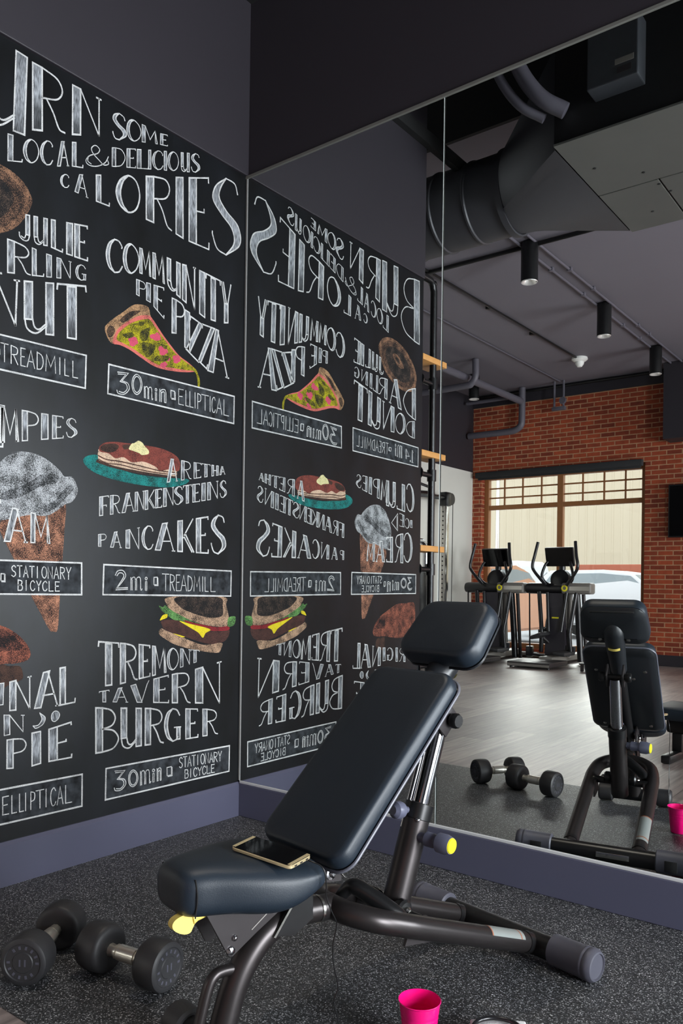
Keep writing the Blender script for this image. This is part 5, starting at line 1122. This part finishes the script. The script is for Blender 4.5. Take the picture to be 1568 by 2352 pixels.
for k in range(n):
    a = 2*math.pi*k/n
    ring.append(bm.verts.new((0.0, rr*math.cos(a), rr*math.sin(a))))
    c, s = math.cos(a), math.sin(a); m_ = max(abs(c), abs(s)); c /= m_; s /= m_
    rect.append(bm.verts.new((0.55, (y0+y1)/2+c*(y0-y1)/2, (z0+z1)/2+s*(z1-z0)/2)))
for k in range(n): bm.faces.new((ring[k], ring[(k+1) % n], rect[(k+1) % n], rect[k]))
mesh_obj('transition', bm, M['duct'], t)
t = thing('air_handler', 'large suspended air handling unit with pale underside panels', 'ventilation unit', (0.88, -2.0, 3.35))
bm = bmesh.new(); box(bm, (0, -0.60, 0.012), (2.6, 0.62, 0.6), 0.005); mesh_obj('casing', bm, M['unit_black'], t, False)
for a, b, c, d in ((0.005, 0.80, -0.02, 0.635), (0.81, 2.6, -0.02, 0.635), (0.005, 0.34, -0.62, -0.03), (0.35, 1.3, -0.62, -0.03), (1.31, 2.6, -0.62, -0.03)):
    bm = bmesh.new(); box(bm, (a, c, 0.0), (b, d, 0.013), 0.002); mesh_obj('bottom_panel', bm, M['unit'], t, False)
for k, (a, b) in enumerate(((0.1, 0.3), (0.3, 0.1), (0.33, -0.08), (0.36, -0.2), (0.42, -0.3), (0.2, -0.4), (0.7, 0.45), (0.78, 0.2), (0.6, -0.45), (1.0, 0.35))):
    bm = bmesh.new(); lathe(bm, [(0, -0.004), (0.008, -0.003), (0.01, 0.001), (0, 0.001)], 8, Matrix.Translation((a, b, 0))); mesh_obj('bolt', bm, M['black'], t)
bm = bmesh.new(); box(bm, (0.22, 0.62, 0.16), (0.47, 0.74, 0.47), 0.006); cb = mesh_obj('control_box', bm, M['ctrl'], t, False)
bm = bmesh.new(); box(bm, (0.36, 0.74, 0.235), (0.45, 0.742, 0.262)); mesh_obj('label_plate', bm, M['greyplate'], cb, False)
bm = bmesh.new(); box(bm, (0.37, 0.74, 0.19), (0.44, 0.742, 0.22)); mesh_obj('label_plate', bm, M['plate'], cb, False)
for dx, nm in ((0.03, 'curved grey hose rising in front of the air handler, thicker one'), (-0.085, 'curved grey hose rising beside the thicker hose')):
    run('drain_hose', nm, 'hose', [(0.62+dx, -1.15, 4.6), (0.64+dx, -1.17, 4.2), (0.66+dx, -1.2, 3.95), (0.72+dx, -1.24, 3.74), (0.82+dx, -1.28, 3.58), (0.93+dx, -1.34, 3.50)], 0.04 if dx > 0 else 0.025, M['pipe_grey'], (), 14, 6)

# pipe-and-plank shelf fixed to the end of the chalkboard wall
t = thing('pipe_shelf', 'black iron pipe shelf with three pine boards at the end of the chalkboard wall', 'shelf', (0, -1.525, 0))
def upright(x):
    bm = bmesh.new(); tube(bm, [(x, -0.17, 0), (x, -0.17, 2.885), (x, -0.155, 2.925), (x, -0.125, 2.945), (x, 0.0, 2.945)], 0.022, 14, 0); u = mesh_obj('upright_pipe', bm, M['pipe_black'], t)
    for z in (0.56, 1.155, 1.74, 2.31):
        bm = bmesh.new(); tube(bm, [(x, -0.17, z), (x, 0, z)], 0.016, 12)
        lathe(bm, [(0.021, -0.035), (0.029, -0.035), (0.029, 0.035), (0.021, 0.035)], 14, Matrix.Translation((x, -0.17, z)))
        lathe(bm, [(0.0, 0), (0.042, 0), (0.042, 0.008), (0.022, 0.012), (0.022, 0.03), (0.0, 0.03)], 16, axis_m((x, 0.0, z), (0, -1, 0)))
        mesh_obj('bracket_pipe', bm, M['pipe_black'], u)
    bm = bmesh.new(); lathe(bm, [(0, 0), (0.045, 0), (0.045, 0.008), (0.022, 0.012), (0.022, 0.03), (0, 0.03)], 18, Matrix.Translation((x, -0.17, 0))); mesh_obj('floor_flange', bm, M['pipe_black'], u)
    bm = bmesh.new(); lathe(bm, [(0.0, -0.024), (0.018, -0.018), (0.025, 0), (0.018, 0.018), (0, 0.024)], 16, Matrix.Translation((x, -0.163, 2.93))); mesh_obj('elbow', bm, M['pipe_black'], u)
upright(-0.03)
for z in (0.72, 1.265, 1.845, 2.428):
    bm = bmesh.new(); box(bm, (-0.14, -0.288, z), (0.0, -0.008, z+0.036), 0.003); mesh_obj('shelf_board', bm, M['wood'], t)

# cable machine by the white wall
t = thing('cable_machine', 'cable pulley machine with a perforated silver column by the white wall', 'exercise machine', (-3.38, -7.55, 0))
bm = bmesh.new(); box(bm, (-0.04, -0.05, 0.03), (0.04, 0.05, 2.3), 0.008); col = mesh_obj('column', bm, M['steel'], t)
bm = bmesh.new()
for k in range(30): lathe(bm, [(0, 0), (0.011, 0), (0.011, 0.004), (0, 0.004)], 10, axis_m((-0.005, 0.0485, 0.25+k*0.065), (0, 1, 0)))
mesh_obj('hole_row', bm, M['black'], col)
bm = bmesh.new(); box(bm, (-0.06, -0.07, 2.22), (0.06, 0.07, 2.42), 0.012); mesh_obj('top_carriage', bm, M['machine_black'], t)
bm = bmesh.new(); lathe(bm, [(0, -0.035), (0.085, -0.035), (0.09, -0.02), (0.09, 0.02), (0.085, 0.035), (0, 0.035)], 24, axis_m((0.01, -0.12, 2.33), (1, 0, 0))); mesh_obj('pulley', bm, M['machine_black'], t)
bm = bmesh.new(); tube(bm, [(0.01, -0.205, 2.33), (0.01, -0.2, 1.2), (0.01, -0.19, 0.15)], 0.006, 6); mesh_obj('cable', bm, M['black'], t)
bm = bmesh.new(); tube(bm, [(0, 0.06, 2.34), (0, 0.3, 2.33), (0, 0.42, 2.35), (0, 0.9, 2.32)], [0.035, 0.035, 0.05, 0.05], 12); mesh_obj('pulley_arm', bm, M['machine_black'], t)
bm = bmesh.new(); tube(bm, [(0, 0.42, 2.45), (0, 0.95, 2.5)], 0.02, 10); mesh_obj('brace', bm, M['machine_black'], t)
bm = bmesh.new(); tube(bm, [(0.02, 0.55, 0.04), (0.02, 0.55, 1.5), (0.02, 0.57, 1.6), (0.02, 0.64, 1.67), (0.02, 0.75, 1.68), (0.02, 1.1, 1.68)], 0.04, 14, 4); mesh_obj('guard_rail', bm, M['chrome'], t)
bm = bmesh.new(); box(bm, (-0.08, -0.25, 0), (0.08, 1.2, 0.05), 0.01); mesh_obj('base_rail', bm, M['machine_black'], t)
bm = bmesh.new(); box(bm, (-0.1, 0.62, 0.05), (0.1, 0.85, 1.25), 0.01); mesh_obj('weight_stack', bm, M['machine_black'], t)

# elliptical machines in front of the window
def elliptical(x, y, label):
    t = thing('elliptical_machine', label, 'exercise machine', (x, y, 0), 0, 'elliptical machines at the street window')
    mb, md = M['machine_black'], M['machine']
    def part(n, bm, m, p=None, s=True): return mesh_obj(n, bm, m, p or t, s)
    bm = bmesh.new(); box(bm, (-0.30, 0.35, 0.02), (0.30, 0.95, 0.085), 0.015); pl = part('step_platform', bm, M['plate'])
    bm = bmesh.new(); box(bm, (-0.29, 0.951, 0.03), (0.29, 0.956, 0.06)); part('step_edge', bm, M['greyplate'], pl, False)
    for s in (-1, 1):
        bm = bmesh.new(); lathe(bm, [(0, 0), (0.02, 0), (0.02, 0.03), (0, 0.03)], 10, Matrix.Translation((s*0.26, 0.9, 0))); part('levelling_foot', bm, mb, pl)
    bm = bmesh.new(); box(bm, (-0.1, -0.75, 0.03), (0.1, 0.4, 0.12), 0.02); box(bm, (-0.38, -0.78, 0.02), (0.38, -0.66, 0.08), 0.02); part('base_frame', bm, M['greyplate'])
    bm = bmesh.new()   # tapering front column
    prism(bm, [(-0.12, 0.98), (0.115, 0.98), (0.125, 0.5), (0.15, 0.12), (-0.16, 0.12), (-0.135, 0.5)], Matrix(((1, 0, 0, 0), (0, 0, -1, 0.02), (0, 1, 0, 0), (0, 0, 0, 1))), -0.06, 0.22)
    bmesh.ops.bevel(bm, geom=list(bm.edges), offset=0.012, segments=2, affect='EDGES'); cl = part('column', bm, md)
    bm = bmesh.new(); box(bm, (-0.05, 0.08, 0.63), (0.05, 0.083, 0.65)); part('name_strip', bm, M['yellow'], cl, False)
    bm = bmesh.new(); tube(bm, [(0.16, -0.02, 0.1), (0.17, -0.02, 0.97)], 0.035, 12); part('grey_post', bm, M['greyplate'])
    bm = bmesh.new(); tube(bm, [(0.30, -0.1, 0.04), (0.27, -0.1, 0.5), (0.25, -0.06, 0.97)], 0.045, 12, 6); part('side_post', bm, mb)
    bm = bmesh.new(); tube(bm, [(0.36, -0.15, 0.03), (0.345, -0.12, 0.5), (0.335, -0.08, 0.97)], 0.026, 10, 4); part('side_rail', bm, M['plate'])
    bm = bmesh.new(); tube(bm, [(-0.465, 0.0, 1.045), (-0.455, 0, 1.045), (-0.42, 0, 1.045), (0.1, 0, 1.045)], [0.03, 0.07, 0.078, 0.08], 20); ar = part('black_arm_cover', bm, mb)
    bm = bmesh.new(); box(bm, (0.08, -0.09, 0.97), (0.50, 0.09, 1.125), 0.03, 0, 4); gr = part('grey_arm_cover', bm, M['greyplate'])
    bm = bmesh.new(); box(bm, (0.2, 0.088, 1.02), (0.48, 0.0925, 1.075), 0.0); part('cover_groove', bm, M['steel'], gr, False)
    bm = bmesh.new(); lathe(bm, [(0.035, 0), (0.045, 0.002), (0.035, 0.006), (0.025, 0.006), (0.025, 0)], 24, axis_m((0.13, 0.089, 1.05), (0, 1, 0))); part('yellow_emblem', bm, M['yellow'], gr)
    bm = bmesh.new(); lathe(bm, [(0, -0.13), (0.06, -0.12), (0.12, -0.08), (0.15, 0.0), (0.13, 0.05), (0.07, 0.07), (0, 0.075)], 28, axis_m((0.03, -0.02, 1.17), (0, 1, 0.25))); part('drive_housing', bm, mb)
    bm = bmesh.new(); tube(bm, [(0.03, -0.03, 1.1), (0.04, -0.05, 1.3), (0.04, -0.04, 1.45)], 0.045, 12, 4); part('console_neck', bm, mb)
    Mc = Matrix.Translation((0.03, 0.02, 1.485)) @ Matrix.Rotation(math.radians(-16), 4, 'X')
    bm = bmesh.new(); box(bm, (-0.205, -0.03, -0.135), (0.205, 0.02, 0.135), 0.012); bm.transform(Mc); co = part('console', bm, M['plate'])
    bm = bmesh.new(); box(bm, (-0.197, 0.019, -0.127), (0.197, 0.024, 0.127), 0.004); bm.transform(Mc); part('screen', bm, M['screen'], co, False)
    for s in (-1, 1):
        c0 = 0.02
        bm = bmesh.new(); tube(bm, [(c0+s*0.14, 0.05, 1.1), (c0+s*0.20, 0.06, 1.15), (c0+s*0.225, 0.08, 1.23), (c0+s*0.19, 0.06, 1.36), (c0+s*0.16, 0.03, 1.42)], 0.02, 10, 5); part('fixed_handle', bm, mb)
        bm = bmesh.new(); tube(bm, [(c0+s*0.15, 0.12, 1.09), (c0+s*0.30, 0.16, 1.28), (c0+s*0.325, 0.17, 1.37), (c0+s*0.30, 0.16, 1.5), (c0+s*0.27, 0.12, 1.69)], 0.022, 10, 6); part('moving_handle', bm, mb)
        bm = bmesh.new(); tube(bm, [(c0+s*0.27, 0.06, 1.0), (c0+s*0.22, 0.1, 0.6), (c0+s*0.2, 0.12, 0.42), (c0+s*0.215, 0.1, 0.16)], 0.03, 10, 4); part('swing_arm', bm, mb)
        bm = bmesh.new(); tube(bm, [(c0+s*0.14, 0.08, 0.99), (c0+s*0.09, 0.14, 0.45)], 0.022, 10); part('push_rod', bm, mb)
        zz = 0.40 if s < 0 else 0.17
        bm = bmesh.new(); box(bm, (-0.085, -0.19, -0.03), (0.085, 0.19, 0.02), 0.015); box(bm, (-0.085, -0.2, 0.0), (0.085, -0.16, 0.09), 0.012)
        bm.transform(Matrix.Translation((c0+s*0.17, 0.22, zz)) @ Matrix.Rotation(math.radians(-22 if s < 0 else 4), 4, 'Y')); part('pedal', bm, M['rubber'])
        bm = bmesh.new(); tube(bm, [(c0+s*0.2, 0.1, zz-0.03), (c0+s*0.05, 0.02, 0.22)], 0.028, 10); part('crank_arm', bm, M['plate'])
    bm = bmesh.new(); tube(bm, [(-0.40, 0.05, 0.99), (-0.385, 0.05, 0.22)], 0.011, 8); part('linkage_rod', bm, mb)
    bm = bmesh.new(); box(bm, (-0.43, 0.0, 0.08), (-0.34, 0.1, 0.23), 0.015); part('linkage_joint', bm, mb)
    bm = bmesh.new(); tube(bm, [(-0.39, 0.05, 0.12), (-0.25, 0.0, 0.1), (0, -0.05, 0.1)], 0.022, 8, 3); part('linkage_bar', bm, mb)
    return t
elliptical(-1.88, -8.1, 'dark elliptical machine right of the other, in front of the window mullion')
elliptical(-2.86, -8.1, 'dark elliptical machine left of the other, close to the white wall')

t = thing('step_platform', 'low dark step platform on the plank floor beyond the incline bench', 'step', (-0.85, -7.45, 0))
bm = bmesh.new(); box(bm, (-0.4, -0.17, 0.085), (0.4, 0.17, 0.105), 0.006); mesh_obj('deck', bm, M['plate'], t)
for sx in (-0.37, 0.37):
    for sy in (-0.13, 0.13):
        bm = bmesh.new(); box(bm, (sx-0.018, sy-0.018, 0), (sx+0.018, sy+0.018, 0.09), 0.003); mesh_obj('leg', bm, M['plate'], t)

# television on the brick wall
t = thing('wall_television', 'black flat television hung on the brick wall right of the window', 'television', (0.06, -8.86, 2.12))
bm = bmesh.new(); box(bm, (-0.67, 0.03, -0.36), (0.67, 0.075, 0.36), 0.006); mesh_obj('casing', bm, M['machine_black'], t, False)
bm = bmesh.new(); box(bm, (-0.65, 0.0745, -0.34), (0.65, 0.077, 0.34)); mesh_obj('screen', bm, M['tvscreen'], t, False)
bm = bmesh.new(); box(bm, (-0.2, -0.008, -0.15), (0.2, 0.031, 0.15)); mesh_obj('wall_mount', bm, M['plate'], t, False)

# grey padded flat bench further back, only its end shows at the mirror's right edge
t = thing('flat_bench', 'low flat bench with a long plain pad on the plank floor', 'bench', (1.62, -2.62, 0), math.radians(4))
bm = bmesh.new(); layered(bm, rrect(0.2, 0.2, -0.55, 0.55, 0.04), [(0, 0.01), (0.015, 0.0), (0.05, 0.0), (0.066, 0.008), (0.072, 0.025)], Matrix.Translation((0, 0, 0.26)) @ Matrix.Rotation(math.radians(90), 4, 'Z'), 0.006); mesh_obj('pad', bm, M['vinyl'], t)
bm = bmesh.new(); box(bm, (-0.48, -0.06, 0.16), (0.48, 0.06, 0.262), 0.02); mesh_obj('beam', bm, M['tube_black'], t)
for s in (-1, 1):
    bm = bmesh.new(); box(bm, (s*0.42-0.03, -0.22, 0.0), (s*0.42+0.03, 0.22, 0.05), 0.01); box(bm, (s*0.42-0.03, -0.03, 0.04), (s*0.42+0.03, 0.03, 0.2), 0.006); mesh_obj('foot', bm, M['tube_black'], t)
